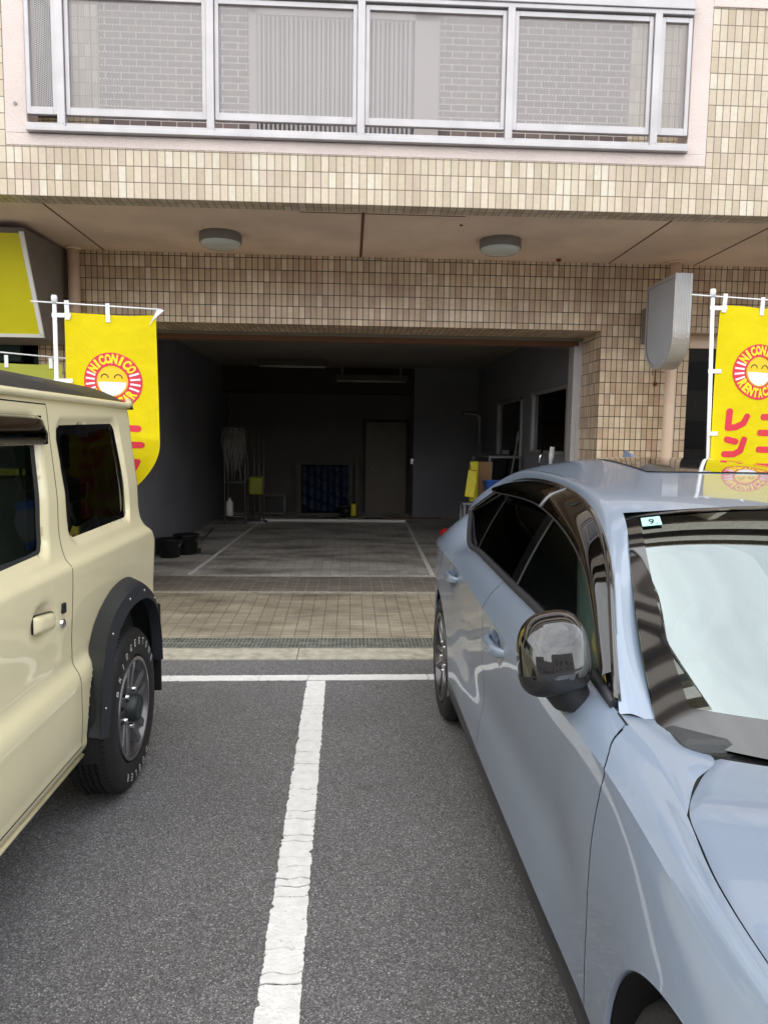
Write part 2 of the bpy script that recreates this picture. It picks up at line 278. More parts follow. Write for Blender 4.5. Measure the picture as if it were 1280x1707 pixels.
# ------------------------------------------------------------ mesh helpers
COL = scene.collection
def root_loc(o):
    v = Vector((0, 0, 0))
    while o is not None: v = v + o.location; o = o.parent
    return v
class MB:
    def __init__(self): self.v = []; self.f = []; self.uv = []; self.sm = []
    def add(self, verts, faces, smooth=False, uvs=None):
        b = len(self.v); self.v += [tuple(map(float, p)) for p in verts]
        for k, f in enumerate(faces):
            self.f.append([i + b for i in f]); self.sm.append(smooth)
            if uvs is not None: self.uv.append([uvs[i] for i in f]); continue
            P = [Vector(verts[i]) for i in f]
            n = Vector((0, 0, 0))
            for i in range(len(P)):
                a, c = P[i], P[(i + 1) % len(P)]
                n += Vector(((a.y - c.y) * (a.z + c.z), (a.z - c.z) * (a.x + c.x), (a.x - c.x) * (a.y + c.y)))
            ax, ay, az = abs(n.x), abs(n.y), abs(n.z)
            if az >= ax and az >= ay: self.uv.append([(p.x, p.y) for p in P])
            elif ay >= ax: self.uv.append([(p.x, p.z) for p in P])
            else: self.uv.append([(p.y, p.z) for p in P])
        return self
    def box(self, x0, x1, y0, y1, z0, z1):
        v = [(x0, y0, z0), (x1, y0, z0), (x1, y1, z0), (x0, y1, z0), (x0, y0, z1), (x1, y0, z1), (x1, y1, z1), (x0, y1, z1)]
        return self.add(v, [(0, 3, 2, 1), (4, 5, 6, 7), (0, 1, 5, 4), (1, 2, 6, 5), (2, 3, 7, 6), (3, 0, 4, 7)])
    def quad(self, a, b, c, d): return self.add([a, b, c, d], [(0, 1, 2, 3)])
    def tube(self, pts, r, n=10, caps=True):
        pts = [Vector(p) for p in pts]; rr = r if isinstance(r, (list, tuple)) else [r] * len(pts)
        V = []; prev = None
        for i, p in enumerate(pts):
            t = (pts[min(i + 1, len(pts) - 1)] - pts[max(i - 1, 0)]).normalized()
            if prev is None: a = t.orthogonal().normalized()
            else: a = (prev - t * prev.dot(t)).normalized()
            prev = a; bb = t.cross(a)
            for k in range(n):
                q = 2 * math.pi * k / n; V.append(p + (a * math.cos(q) + bb * math.sin(q)) * rr[i])
        F = [(i * n + k, i * n + (k + 1) % n, (i + 1) * n + (k + 1) % n, (i + 1) * n + k) for i in range(len(pts) - 1) for k in range(n)]
        self.add(V, F, True)
        if caps: self.add(V[:n], [tuple(range(n))[::-1]]); self.add(V[-n:], [tuple(range(n))])
        return self
    def lathe(self, prof, c, axis='z', n=32, caps=True):
        """prof: (radius, height) list"""
        V = []
        for r, h in prof:
            for k in range(n):
                q = 2 * math.pi * k / n; a, b = r * math.cos(q), r * math.sin(q)
                V.append({'z': (c[0] + a, c[1] + b, c[2] + h), 'x': (c[0] + h, c[1] + a, c[2] + b), 'y': (c[0] + b, c[1] + h, c[2] + a)}[axis])
        F = [(i * n + k, i * n + (k + 1) % n, (i + 1) * n + (k + 1) % n, (i + 1) * n + k) for i in range(len(prof) - 1) for k in range(n)]
        self.add(V, F, True)
        if caps: self.add(V[:n], [tuple(range(n))[::-1]]); self.add(V[-n:], [tuple(range(n))])
        return self
    def prism(self, poly, y0, y1, plane='xz'):
        n = len(poly)
        g = {'xz': lambda p, h: (p[0], h, p[1]), 'xy': lambda p, h: (p[0], p[1], h), 'yz': lambda p, h: (h, p[0], p[1])}[plane]
        V = [g(p, y0) for p in poly] + [g(p, y1) for p in poly]
        return self.add(V, [tuple(range(n)), tuple(range(n, 2 * n))[::-1]] + [(i, (i + 1) % n, n + (i + 1) % n, n + i) for i in range(n)])
    def grid(self, A, smooth=True, mask=None, flip=False):
        """A: (n, m, 3) array"""
        n, m = A.shape[:2]; F = []
        for i in range(n - 1):
            for j in range(m - 1):
                if mask is not None and not mask[i, j]: continue
                f = (i * m + j, (i + 1) * m + j, (i + 1) * m + j + 1, i * m + j + 1)
                F.append(f[::-1] if flip else f)
        if not F: return self
        used = sorted({k for f in F for k in f}); re = {k: i for i, k in enumerate(used)}
        B = A.reshape(-1, 3)
        return self.add([B[k] for k in used], [[re[k] for k in f] for f in F], smooth)
    def build(self, name, m, parent=None, bevel=0, solid=0, sharp=None, recalc=True, subs=0):
        o0 = root_loc(parent) if parent is not None else Vector((0, 0, 0))
        me = bpy.data.meshes.new(name)
        me.from_pydata([(p[0] - o0.x, p[1] - o0.y, p[2] - o0.z) for p in self.v], [], self.f)
        lay = me.uv_layers.new(name='UVMap'); k = 0
        flat = [c for f in self.uv for p in f for c in p]; lay.data.foreach_set('uv', flat)
        me.polygons.foreach_set('use_smooth', self.sm)
        me.materials.append(MATS[m]); me.update()
        if recalc:
            bm = bmesh.new(); bm.from_mesh(me); bmesh.ops.remove_doubles(bm, verts=bm.verts, dist=1e-5)
            bmesh.ops.recalc_face_normals(bm, faces=bm.faces); bm.to_mesh(me); bm.free()
        if sharp: me.set_sharp_from_angle(angle=R(sharp))
        o = bpy.data.objects.new(name, me); COL.objects.link(o)
        if parent is not None: o.parent = parent
        if subs: s = o.modifiers.new('sub', 'SUBSURF'); s.levels = s.render_levels = subs
        if solid: s = o.modifiers.new('sol', 'SOLIDIFY'); s.thickness = solid; s.offset = -1
        if bevel:
            s = o.modifiers.new('bev', 'BEVEL'); s.width = bevel; s.segments = 2; s.limit_method = 'ANGLE'; s.angle_limit = R(40)
        return o
def empty(name, loc, label, cat, group=None, kind=None):
    o = bpy.data.objects.new(name, None); COL.objects.link(o); o.location = loc; o.empty_display_size = .1
    return tag(o, label, cat, group, kind)
def tag(o, label=None, cat=None, group=None, kind=None):
    if label: o['label'] = label
    if cat: o['category'] = cat
    if group: o['group'] = group
    if kind: o['kind'] = kind
    return o
def copy_tree(o, parent=None):
    c = o.copy(); COL.objects.link(c); c.parent = parent
    for ch in list(o.children): copy_tree(ch, c)
    return c
def text_mesh(s, size=1.0, bold=0.0, spacing=1.0):
    """flat triangles (x, y) of a string, centred on x, baseline 0"""
    cu = bpy.data.curves.new('tmp', 'FONT'); cu.body = s; cu.size = size; cu.offset = bold; cu.align_x = 'CENTER'; cu.space_character = spacing; cu.resolution_u = 3
    o = bpy.data.objects.new('tmp', cu); COL.objects.link(o); bpy.context.view_layer.update()
    me = o.to_mesh(); V = [(v.co.x, v.co.y) for v in me.vertices]; F = [tuple(p.vertices) for p in me.polygons]
    o.to_mesh_clear(); bpy.data.objects.remove(o); bpy.data.curves.remove(cu)
    return V, F
def curve(keys, n=None, at=None):
    """keys (t, a, b, ...) -> monotone-ish cubic interpolation at given t"""
    K = np.array(keys, float); K = K[np.argsort(K[:, 0], kind="stable")]; t = K[:, 0]; Y = K[:, 1:]
    d = np.diff(t)[:, None]; sl = np.diff(Y, axis=0) / d
    m = np.zeros_like(Y); m[0] = sl[0]; m[-1] = sl[-1]
    for i in range(1, len(t) - 1):
        w1, w2 = d[i, 0], d[i - 1, 0]; m[i] = (sl[i - 1] * w1 + sl[i] * w2) / (w1 + w2)
    at = np.clip(np.asarray(at, float), t[0], t[-1]); i = np.clip(np.searchsorted(t, at, 'right') - 1, 0, len(t) - 2)
    h = d[i, 0]; u = ((at - t[i]) / h)[..., None]; hh = h[..., None]
    return (2 * u**3 - 3 * u**2 + 1) * Y[i] + (u**3 - 2 * u**2 + u) * hh * m[i] + (-2 * u**3 + 3 * u**2) * Y[i + 1] + (u**3 - u**2) * hh * m[i + 1]

# ============================================================ SETTING
def struct(o): o['kind'] = 'structure'; return o
g = MB(); g.quad((-120, -150, 0), (120, -150, 0), (120, 120, 0), (-120, 120, 0)); struct(g.build('asphalt_ground', 'asphalt'))

def painted_line(p0, p1, width, name, m='line_paint', crack=.16, z=.004, jag=.005, th=.003):
    """thermoplastic stripe: slabs parted by fine cracks, edges crumbled"""
    p0 = Vector((p0[0], p0[1])); p1 = Vector((p1[0], p1[1])); d = p1 - p0; Lg = d.length; d.normalize(); nn = Vector((-d.y, d.x))
    rnd = random.Random(int(Lg * 1000)); b = MB(); t = 0
    NS = int(Lg / .006) + 4
    def edge():
        a = np.zeros(NS)
        for wl, am in ((40, .25), (9, .35), (3, .4), (1, .3)):
            k = rnd.randint(0, 10**6); q = np.random.RandomState(k).normal(size=NS // wl + 3); a += am * np.interp(np.arange(NS) / wl, np.arange(len(q)), q)
        a = a * jag * .6
        for _ in range(int(Lg * 7)):                      # chips
            c = rnd.randrange(NS); r_ = rnd.randint(1, 3); a[max(0, c - r_):c + r_] -= rnd.uniform(.3, 1.3) * jag
        return a
    eL, eR = edge(), edge()
    def wig(): 
        k = rnd.uniform(-.006, .006); return [k + rnd.uniform(-.0045, .0045) + .004 * math.sin(i * 1.3 + k * 900) for i in range(8)]
    prev = [0] * 8
    while t < Lg - .02:
        e = min(Lg, t + crack * rnd.choice([.25, .4, .6, .8, 1.1, 1.5])); 
        if Lg - e < .04: e = Lg
        nx = wig() if e < Lg else [0] * 8; gw = rnd.choice([.0015, .003, .0045, .006]) if e < Lg else 0
        cols = [-width / 2 + width * q / 7 for q in range(8)]
        lo_ = [t + prev[q] + gw * .3 for q in range(8)]; hi_ = [e + nx[q] - gw * (.4 + .9 * rnd.random()) for q in range(8)]
        i0, i1 = int(t / .006) + 2, int(e / .006) - 1; poly = []
        poly += [(lo_[0], cols[0] + .003)] + [(i * .006, -width / 2 - eL[i]) for i in range(i0, i1)] + [(hi_[0], cols[0] + .003)]
        poly += [(hi_[q], cols[q]) for q in range(1, 7)] + [(hi_[7], cols[7] - .003)] + [(i * .006, width / 2 + eR[i]) for i in range(i1 - 1, i0 - 1, -1)] + [(lo_[7], cols[7] - .003)]
        poly += [(lo_[q], cols[q]) for q in range(6, 0, -1)]
        V = []
        for s, l in poly:
            c = p0 + d * s + nn * l; V.append((c.x, c.y))
        b.prism(V, z - th, z, 'xy'); t = e; prev = nx
    o = b.build(name, m); return struct(o)
painted_line((-.165, .2), (-.197, 4.375), .118, 'parking_line')
painted_line((-4.2, 4.385), (4.5, 4.50), .10, 'parking_line', crack=.5, jag=.004)
painted_line((-2.97, .2), (-3.0, 4.345), .118, 'parking_line')
painted_line((2.6, .2), (2.57, 4.405), .118, 'parking_line')

# kerb strip, drain, ramp, threshold, garage floor
k = MB(); x = -8.0
while x < 8:
    l = random.uniform(1.6, 2.4)
    k.box(x, x + l - .004, 4.81, 5.05, -.05, .012 + random.uniform(-.001, .001)); x += l
struct(k.build('kerb_strip', 'concrete', bevel=.006))
g = MB(); g.box(-8, 8, 5.05, 5.31, -.05, .004); struct(g.build('drain_channel', 'dark_void'))
g = MB()
for i in range(int(16 / .028)):
    xx = -8 + i * .028; g.box(xx, xx + .010, 5.06, 5.30, .002, .013)
for yy, ww in ((5.052, .014), (5.105, .006), (5.16, .008), (5.18, .01), (5.24, .006), (5.296, .014)): g.box(-8, 8, yy, yy + ww, .003, .0155)
struct(g.build('drain_grate', 'grate'))
n = 24; g = MB()
g.add([(-8, 5.31, .012), (8, 5.31, .012), (8, 6.62, .066), (-8, 6.62, .066), (-8, 5.31, -.05), (8, 5.31, -.05)], [(0, 1, 2, 3), (0, 4, 5, 1)])
struct(g.build('entry_ramp', 'ramp_tile'))
g = MB(); g.box(-8, 8, 6.62, 6.69, -.05, .062); struct(g.build('threshold_groove', 'concrete'))
g = MB(); g.box(-2.3, 2.3, 6.69, 7.42, -.05, .07); struct(g.build('threshold', 'threshold_tile'))
g = MB(); g.box(-2.3, 2.3, 7.42, 14.2, -.05, .07); struct(g.build('garage_floor', 'garage_tile'))
painted_line((-1.655, 7.43), (.905, 7.49), .035, 'garage_line', 'line_paint_dull', .5, .074, .003)
painted_line((-1.65, 7.5), (-1.5, 12.4), .045, 'garage_line', 'line_paint', .5, .074, .003)
painted_line((.88, 7.54), (.97, 12.3), .045, 'garage_line', 'line_paint', .5, .074, .003)
tag(MB().box(-1.50, .96, 12.33, 12.43, .07, .115).build('wheel_stop', 'white_paint', bevel=.01), 'long low white bar across the far end of the garage bay', 'wheel stop')

# ============================================================ BUILDING
B = empty('apartment_building', (0, 6.4, 0), 'tiled apartment building with open garage bay and balcony above it', 'building')
XL, XR = -8.0, 8.0
b = MB(); yb = 5.10
b.box(XL, XR, YA, yb, AZ0, 3.33); b.box(XL, -2.2, YA, yb, 3.33, 4.33); b.box(2.343, XR, YA, yb, 3.33, 4.33)
b.build('upper_wall', 'tile_pale', B)
f = MB(); yf = YA - .004
f.box(-2.2, -2.065, yf, yb + .01, 3.405, 4.40); f.box(2.215, 2.343, yf, yb + .01, 3.405, 4.40); f.box(-2.2, 2.343, yf, yb + .01, 3.33, 3.405)
f.box(XL, -2.2, yf - .004, yb + .03, 4.33, 4.40); f.box(2.343, XR, yf - .004, yb + .03, 4.33, 4.40)
f.build('opening_frame', 'stucco', B, bevel=.004)
f = MB(); f.tube([(-2.135, yf, 3.58), (-2.135, yf - .006, 3.58)], .011); f.build('anchor_bolt', 'steel_grey', B)
s = MB(); s.box(XL, XR, 5.02, YB + .02, 3.05, 3.2); s.box(XL, XR, YB + .02, 14.4, 3.0, 3.2); s.build('soffit', 'soffit', B)
for bx_ in [(xx - .006, xx + .006, 5.10, YB, 3.047, 3.0495) for xx in (-2.085, 2.242, 3.0, -4.2, 4.9)] + [(.066, .088, 5.10, YB, 3.0455, 3.0495), (-.36, .064, 5.215, 5.225, 3.047, 3.0495), (.09, .79, 5.215, 5.225, 3.047, 3.0495)]:
    MB().box(*bx_).build('soffit_joint', 'soffit_line', B)
s = MB(); s.tube([(1.77, 6.33, 3.052), (1.77, 6.33, 3.03)], .02); s.build('soffit_anchor', 'rust', B); s = MB(); s.tube([(.79, 5.42, 3.052), (.79, 5.42, 3.043)], .012)
s.build('soffit_anchor', 'rust', B)
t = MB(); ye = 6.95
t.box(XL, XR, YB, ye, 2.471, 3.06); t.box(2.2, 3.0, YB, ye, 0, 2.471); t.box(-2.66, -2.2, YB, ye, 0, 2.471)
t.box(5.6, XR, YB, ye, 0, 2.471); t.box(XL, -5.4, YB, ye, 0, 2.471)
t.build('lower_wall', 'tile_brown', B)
# conduit stub and chain below the projecting sign
t = MB(); t.tube([(2.70, 6.42, 2.20), (2.70, 6.42, 2.03)], .0035); t.tube([(2.675, 6.42, 2.20), (2.675, 6.42, 2.09)], .003); t.box(2.688, 2.712, 6.405, 6.43, 2.0, 2.03); t.build('cable_stub', 'rust', B)
# shutter box, frames
t = MB(); t.box(-2.2, 2.2, 6.95, 7.06, 2.40, 2.50); t.box(-2.2, 2.2, 6.94, 6.953, 2.462, 2.475); t.build('shutter_header', 'soffit_line', B)
t = MB(); t.box(-2.2, 2.2, 6.93, 6.96, 2.445, 2.4725); t.build('shutter_header_trim', 'bare_grey', B)
t = MB(); t.box(2.125, 2.2, 6.96, 7.0, .07, 2.44); t.box(2.125, 2.14, 6.96, 7.12, .07, 2.44); t.box(2.165, 2.2, 6.94, 6.965, .07, 2.44); t.build('shutter_guide', 'aluminium', B, bevel=.002); t = MB()
t.box(-2.2, -2.125, 6.96, 7.0, .07, 2.44); t.box(-2.14, -2.125, 6.96, 7.12, .07, 2.44); t.build('shutter_guide', 'aluminium', B, bevel=.002)
# garage inside
t = MB(); t.box(-2.45, -2.3, 6.95, 14.2, -.02, 3.0); t.build('garage_side_wall', 'inner_wall', B)
t = MB(); t.box(2.3, 2.45, 6.95, 7.62, -.02, 3.0); t.box(2.3, 2.45, 7.62, 9.12, -.02, 1.35); t.box(2.3, 2.45, 7.62, 9.12, 2.09, 3.0)
t.box(2.3, 2.45, 9.12, 9.7, -.02, 3.0); t.box(2.3, 2.45, 9.7, 11.25, -.02, 1.22); t.box(2.3, 2.45, 9.7, 11.25, 2.07, 3.0); t.box(2.3, 2.45, 11.25, 14.2, -.02, 3.0)
t.build('garage_side_wall', 'inner_wall', B)
t = MB(); t.box(-2.3, 1.22, 13.9, 14.1, -.02, 3.0); t.build('garage_back_wall', 'inner_back', B)
t = MB(); t.box(1.22, 2.3, 13.1, 13.3, -.02, 3.0); t.box(1.14, 1.22, 13.1, 14.1, -.02, 3.0); t.build('garage_back_wall', 'inner_wall', B)
t = MB(); t.box(-2.3, 2.3, 7.0, 14.1, 2.76, 3.0); t.build('garage_ceiling', 'inner_ceiling', B)
t = MB(); t.box(-2.3, 2.3, 7.12, 7.35, 2.52, 2.76); t.build('garage_beam', 'beam_dark', B)
t = MB(); t.box(-2.3, 1.14, 13.3, 13.9, 2.32, 2.76); t.build('garage_beam', 'beam_dark', B)
for y0, y1, z0, z1 in ((7.62, 9.12, 1.35, 2.09), (9.7, 11.25, 1.22, 2.07)):
    t = MB(); e = .035
    t.box(2.27, 2.33, y0, y0 + e, z0, z1); t.box(2.26, 2.33, y1 - e * 1.9, y1, z0, z1); t.box(2.27, 2.33, y0, y1, z0, z0 + e); t.box(2.27, 2.33, y0, y1, z1 - e, z1); pass
    w_ = t.build('window', 'window_alu', B, bevel=.002)
    t = MB(); t.box(2.30, 2.304, y0 + e, y1 - e, z0 + e, z1 - e); t.build('pane', 'glass_dark', w_)
t = MB(); t.box(.30, 1.07, 13.86, 13.9, .07, 1.80); d_ = t.build('garage_door_leaf', 'inner_door', B, bevel=.003)
t = MB(); t.tube([(.38, 13.86, .95), (.38, 13.81, .95), (.48, 13.81, .95)], .011); t.build('handle', 'chrome', d_)
t = MB(); t.box(.25, .30, 13.85, 13.9, .07, 1.85); t.box(1.07, 1.12, 13.85, 13.9, .07, 1.85); t.box(.25, 1.12, 13.85, 13.9, 1.80, 1.86); t.build('door_frame', 'beam_dark', B)
t = MB(); t.tube([(1.12, 13.08, 1.12), (1.12, 13.0, 1.12)], .02); t.box(1.09, 1.13, 13.05, 13.1, 1.05, 1.14); t.build('tap', 'chrome', B)
# shops either side: glass front, dark room
for x0, x1 in ((3.0, 5.6), (-5.4, -2.66)):
    t = MB(); t.box(x0 + .01, x1 - .01, 6.62, 6.7, 2.36, 2.471); t.build('shop_lintel', 'soffit', B)
    t = MB(); t.box(x0, x0 + .035, 6.62, 6.68, .07, 2.36); t.box(x1 - .035, x1, 6.62, 6.68, .07, 2.36); t.box(x0, x1, 6.62, 6.68, .07, .14); t.box((x0 + x1) / 2 - .025, (x0 + x1) / 2 + .025, 6.62, 6.68, .14, 2.36)
    o = t.build('shop_window', 'aluminium_dark', B)
    t = MB(); t.box(x0 + .035, x1 - .035, 6.645, 6.651, .14, 2.36); t.build('pane', 'glass_shop', o)
    s0, s1 = (2.45, 6.5) if x0 > 0 else (-6.5, -2.45)
    t = MB(); t.box(s0 if x0 > 0 else s0, s0 + .05, 6.95, 10.5, .0, 3.0); t.box(s1 - .05, s1, 6.95, 10.5, 0, 3.0); t.box(s0, s1, 10.5, 10.6, 0, 3.0); t.box(s0, s1, 6.7, 10.5, -.02, .06); t.build('shop_room', 'dark_void', B)
t = MB(); t.box(-3.6, -2.84, 6.5, 6.56, 2.12, 2.30); t.build('shop_awning_edge', 'dark_green', B, bevel=.01)

# balcony behind the railing
t = MB(); t.box(XL, XR, 5.10, 6.5, 3.2, 3.33); t.build('balcony_floor', 'soffit', B)
t = MB(); t.box(-2.05, -.84, 6.3, 6.4, 3.33, 6.0); t.box(.70, 2.30, 6.3, 6.4, 3.33, 6.0); t.box(-.84, .70, 6.3, 6.4, 4.95, 6.0); t.build('balcony_brick_wall', 'brick_dark', B)
t = MB(); t.box(-2.6, -2.05, 6.28, 6.4, 3.33, 6.0); t.box(-2.75, -2.6, 5.1, 6.4, 3.33, 6.0); t.build('balcony_tiled_pier', 'tile_pale', B)
t = MB(); t.box(2.30, 2.95, 6.28, 6.4, 3.33, 6.0); t.box(2.95, 3.1, 5.1, 6.4, 3.33, 6.0); t.build('balcony_tiled_pier', 'tile_pale', B)
t = MB(); t.box(-.84, .70, 6.36, 6.4, 3.33, 4.95); t.build('balcony_door', 'aluminium_dark', B)
t = MB()
for i in range(34): t.box(-.77 + i * .037, -.752 + i * .037, 6.26, 6.29, 3.40, 4.90)
t.box(-.84, -.78, 6.25, 6.30, 3.34, 4.95); t.box(.50, .70, 6.25, 6.30, 3.34, 4.95); t.box(-.84, .70, 6.25, 6.30, 4.88, 4.95); t.build('louvre_screen', 'louvre', B)
t = MB(); t.box(-2.52, -2.2, 5.6, 5.95, 3.9, 4.6); t.build('balcony_meter_box', 'dark_green', B, bevel=.02)
# railing: a part of the building, its posts, rails and sheets are its pieces
rl = MB(); rl.box(-2.06, 2.205, YA - .045, YA + .045, 3.408, 3.437); rl.box(-2.06, 2.205, YA - .03, YA + .045, 3.437, 3.462)
RAIL = rl.build('balcony_railing', 'aluminium', B, bevel=.003)
rl = MB(); rl.box(-2.06, 2.205, YA - .05, YA + .045, 4.285, 4.35); rl.box(-2.06, 2.205, YA - .04, YA + .04, 4.255, 4.285); rl.build('top_rail', 'aluminium', RAIL, bevel=.004)
px_ = (-1.84, -.907, .05, 1.01, 1.97)
for xx in px_:
    p = MB(); p.box(xx - .0235, xx + .0235, YA - .04, YA + .01, 3.425, 4.26)
    for zz in (3.438, 3.458):
        for dx in (-.012, .012): p.tube([(xx + dx, YA - .04, zz), (xx + dx, YA - .044, zz)], .004, 6)
    p.build('post', 'aluminium', RAIL, bevel=.002)
ed = [-2.06] + [v for xx in px_ for v in (xx - .0235, xx + .0235)] + [2.205]
for i in range(6):
    a, c = ed[2 * i] + .003, ed[2 * i + 1] - .003; y0, y1 = YA - .022, YA + .008; fw = .026
    p = MB(); p.box(a, a + fw, y0, y1, 3.515, 4.245); p.box(c - fw, c, y0, y1, 3.515, 4.245); p.box(a + fw, c - fw, y0, y1, 3.515, 3.56); p.box(a + fw, c - fw, y0, y1, 4.215, 4.245)
    p.build('panel_frame', 'aluminium', RAIL, bevel=.002)
    p = MB(); p.quad((a + fw, YA - .004, 3.56), (c - fw, YA - .004, 3.56), (c - fw, YA - .004, 4.215), (a + fw, YA - .004, 4.215)); p.build('perforated_sheet', 'perforated', RAIL, recalc=False)
# storeys above
H = 2.9
for kf in range(1, 6):
    z = kf * H; x0, x1 = (XL, XR) if kf < 3 else (XL, -.2)
    yw = 5.95
    t = MB(); t.box(x0, x1, YA, yb, 3.022 + z, 4.40 + z); t.build('storey_parapet', 'tile_pale', B)
    t = MB(); t.box(x0, x1, yb, 7.0, 3.05 + z, 3.2 + z); t.build('storey_slab', 'storey_soffit', B)
    t = MB(); t.box(x0, x1, yw, yw + .2, 3.2 + z, 5.95 + z); t.build('storey_wall', 'brick_dark', B)
    for q in range(-2, 2):
        if q * 4 + 3.2 < x1 + 1: t = MB(); t.box(q * 4 + .8, q * 4 + 3.2, yw - .03, yw, 3.25 + z, 5.3 + z); t.build('storey_window', 'black_gloss', B)
t = MB(); t.box(XL, XR, YA, 7, 11.72, 12.1); t.build('roof_coping', 'tile_pale', B)
t = MB(); t.box(XL, -.2, YA, 7, 20.42, 21.0); t.build('roof_coping', 'tile_pale', B)
t = MB(); t.box(XL - .3, XL, YA, 14.4, 0, 20.5); t.box(XR, XR + .3, YA, 14.4, 0, 11.8); t.box(XL, XR, 14.2, 14.4, 0, 3.2); t.box(XL, XR, 6.7, 14.4, 3.2, 3.35); t.build('end_wall', 'cream_tilewall', B)

# row of buildings across the street, met only in reflections
O = empty('street_building', (0, -24, 0), 'plain grey building across the street, seen only in reflections', 'building')
t = MB(); t.box(-30, -6, -30, -24, 0, 7.5); t.box(-6, 9, -30, -25, 0, 5.2); t.box(9, 32, -30, -23.5, 0, 9.5); t.build('wall', 'opposite_wall', O)
t = MB()
for fx in range(-28, 31, 4):
    for fz in (1.2, 4.2): 
        if fz < 3 or not -6 <= fx < 9: t.box(fx, fx + 2.2, -24.02 if fx < -6 else (-25.02 if fx < 9 else -23.52), -23.98 if fx < -6 else (-24.98 if fx < 9 else -23.48), fz, fz + 1.4)
t.build('window', 'black_gloss', O)
# ceiling lamps
def ceiling_lamp(x, y, label):
    o = empty('ceiling_light', (x, y, 3.05), label, 'ceiling light', 'round lamps under the balcony soffit')
    m = MB(); m.lathe([(.02, 0), (.158, 0), (.162, -.012), (.162, -.062), (.158, -.07)], (x, y, 3.05), n=48); m.build('lamp_housing', 'lamp_body', o, sharp=30)
    m = MB(); m.lathe([(.155, -.066), (.15, -.085), (.135, -.097), (.08, -.104), (.001, -.106)], (x, y, 3.05), n=48, caps=False); m.build('lamp_lens', 'lamp_lens', o)
    return o
ceiling_lamp(-1.01, 5.83, 'round grey soffit lamp, the one nearer the slanted yellow sign')
ceiling_lamp(1.155, 5.80, 'round grey soffit lamp, the one nearer the blank rounded sign')
def drainpipe(x, y, label):
    o = empty('drainpipe', (x, y, .0), label, 'drainpipe', 'beige downpipes on the brown tiled wall')
    m = MB(); m.tube([(x, y, .06), (x, y, 3.05)], .047, 24); m.build('pipe', 'pipe_beige', o)
    m = MB(); m.tube([(x, y, 3.032), (x, y, 3.05)], .062, 24); m.build('collar', 'pipe_beige', o)
    m = MB(); m.box(x - .06, x + .06, y + .02, YB, 2.30, 2.325); m.box(x - .06, x + .06, y + .02, YB, 1.1, 1.125); m.build('bracket', 'pipe_beige', o)
drainpipe(-2.315, 6.35, 'beige downpipe between the slanted yellow sign and the garage opening')
drainpipe(2.785, 6.30, 'beige downpipe passing behind the blank rounded projecting sign')

# projecting rounded sign
o = empty('projecting_sign', (2.51, 6.43, 2.4), 'blank grey projecting sign box with rounded bottom on the tiled pillar', 'sign')
ya, ybk, zt, zs = 5.53, 6.06, 2.775, 2.325; ym = (ya + ybk) / 2; rr = (ybk - ya) / 2
def ushape(e, n=20):
    return [(ybk - e, zt - e), (ya + e, zt - e)] + [(ym - (rr - e) * math.cos(a), zs - (rr - e) * math.sin(a) * .93) for a in [math.pi * i / n for i in range(n + 1)]]
m = MB(); m.prism(ushape(.03), 2.446, 2.45, 'yz'); m.prism(ushape(.03), 2.57, 2.574, 'yz'); m.build('sign_face', 'sign_grey', o)
m = MB(); U = ushape(0); U2 = ushape(.03); n = len(U)
V = [(2.45, p[0], p[1]) for p in U] + [(2.57, p[0], p[1]) for p in U]
m.add(V, [(i, (i + 1) % n, n + (i + 1) % n, n + i) for i in range(n)])
for xx, s_ in ((2.45, -1), (2.57, 1)):
    V = [(xx + s_ * .008, p[0], p[1]) for p in U] + [(xx + s_ * .008, p[0], p[1]) for p in U2] + [(xx, p[0], p[1]) for p in U]
    m.add(V, [(i, (i + 1) % n, n + (i + 1) % n, n + i) for i in range(n)] + [(i, (i + 1) % n, 2 * n + (i + 1) % n, 2 * n + i) for i in range(n)])
m.build('sign_rim', 'aluminium', o)
m = MB()
for i in range(9): m.box(2.458 + i * .0125, 2.463 + i * .0125, ya - .004, ya + .001, zs + .02, zt)
for xx in (2.462, 2.556):
    for zz in (2.34, 2.30): m.tube([(xx, ya - .003, zz), (xx, ya - .009, zz)], .006, 8)
m.build('ribbed_edge', 'aluminium_ribbed', o)
m = MB(); m.box(2.555, 2.60, 6.06, 6.425, 2.36, 2.66); m.build('wall_bracket', 'sign_side', o, bevel=.004)

# slanted yellow shop sign
o = empty('shop_sign', (-4, 6.43, 2.25), 'slanted plain yellow shop sign with white edging and grey side under the soffit', 'sign')
m = MB(); m.prism([(6.43, 2.25), (5.93, 2.25), (5.615, 2.965), (5.615, 3.0), (6.43, 3.045)], -5.6, -2.40, 'yz'); m.build('sign_box', 'sign_side', o)
def slant(x0, x1, z0, z1, off, m, name):
    f = lambda z, q: (5.93 - (z - 2.25) / (2.965 - 2.25) * (5.93 - 5.615)) - q
    b = MB(); V = []
    for q in (off, -.002):
        V += [(x0, f(z0, q), z0), (x1, f(z0, q), z0), (x1, f(z1, q), z1), (x0, f(z1, q), z1)]
    b.add(V, [(0, 1, 2, 3), (0, 4, 5, 1), (1, 5, 6, 2), (2, 6, 7, 3), (3, 7, 4, 0)]); return b.build(name, m, o)
slant(-5.6, -2.425, 2.275, 2.96, .006, 'sign_yellow', 'sign_face')
slant(-2.43, -2.398, 2.262, 2.97, .014, 'white_paint', 'sign_edging'); slant(-5.6, -2.398, 2.25, 2.275, .014, 'white_paint', 'sign_edging')

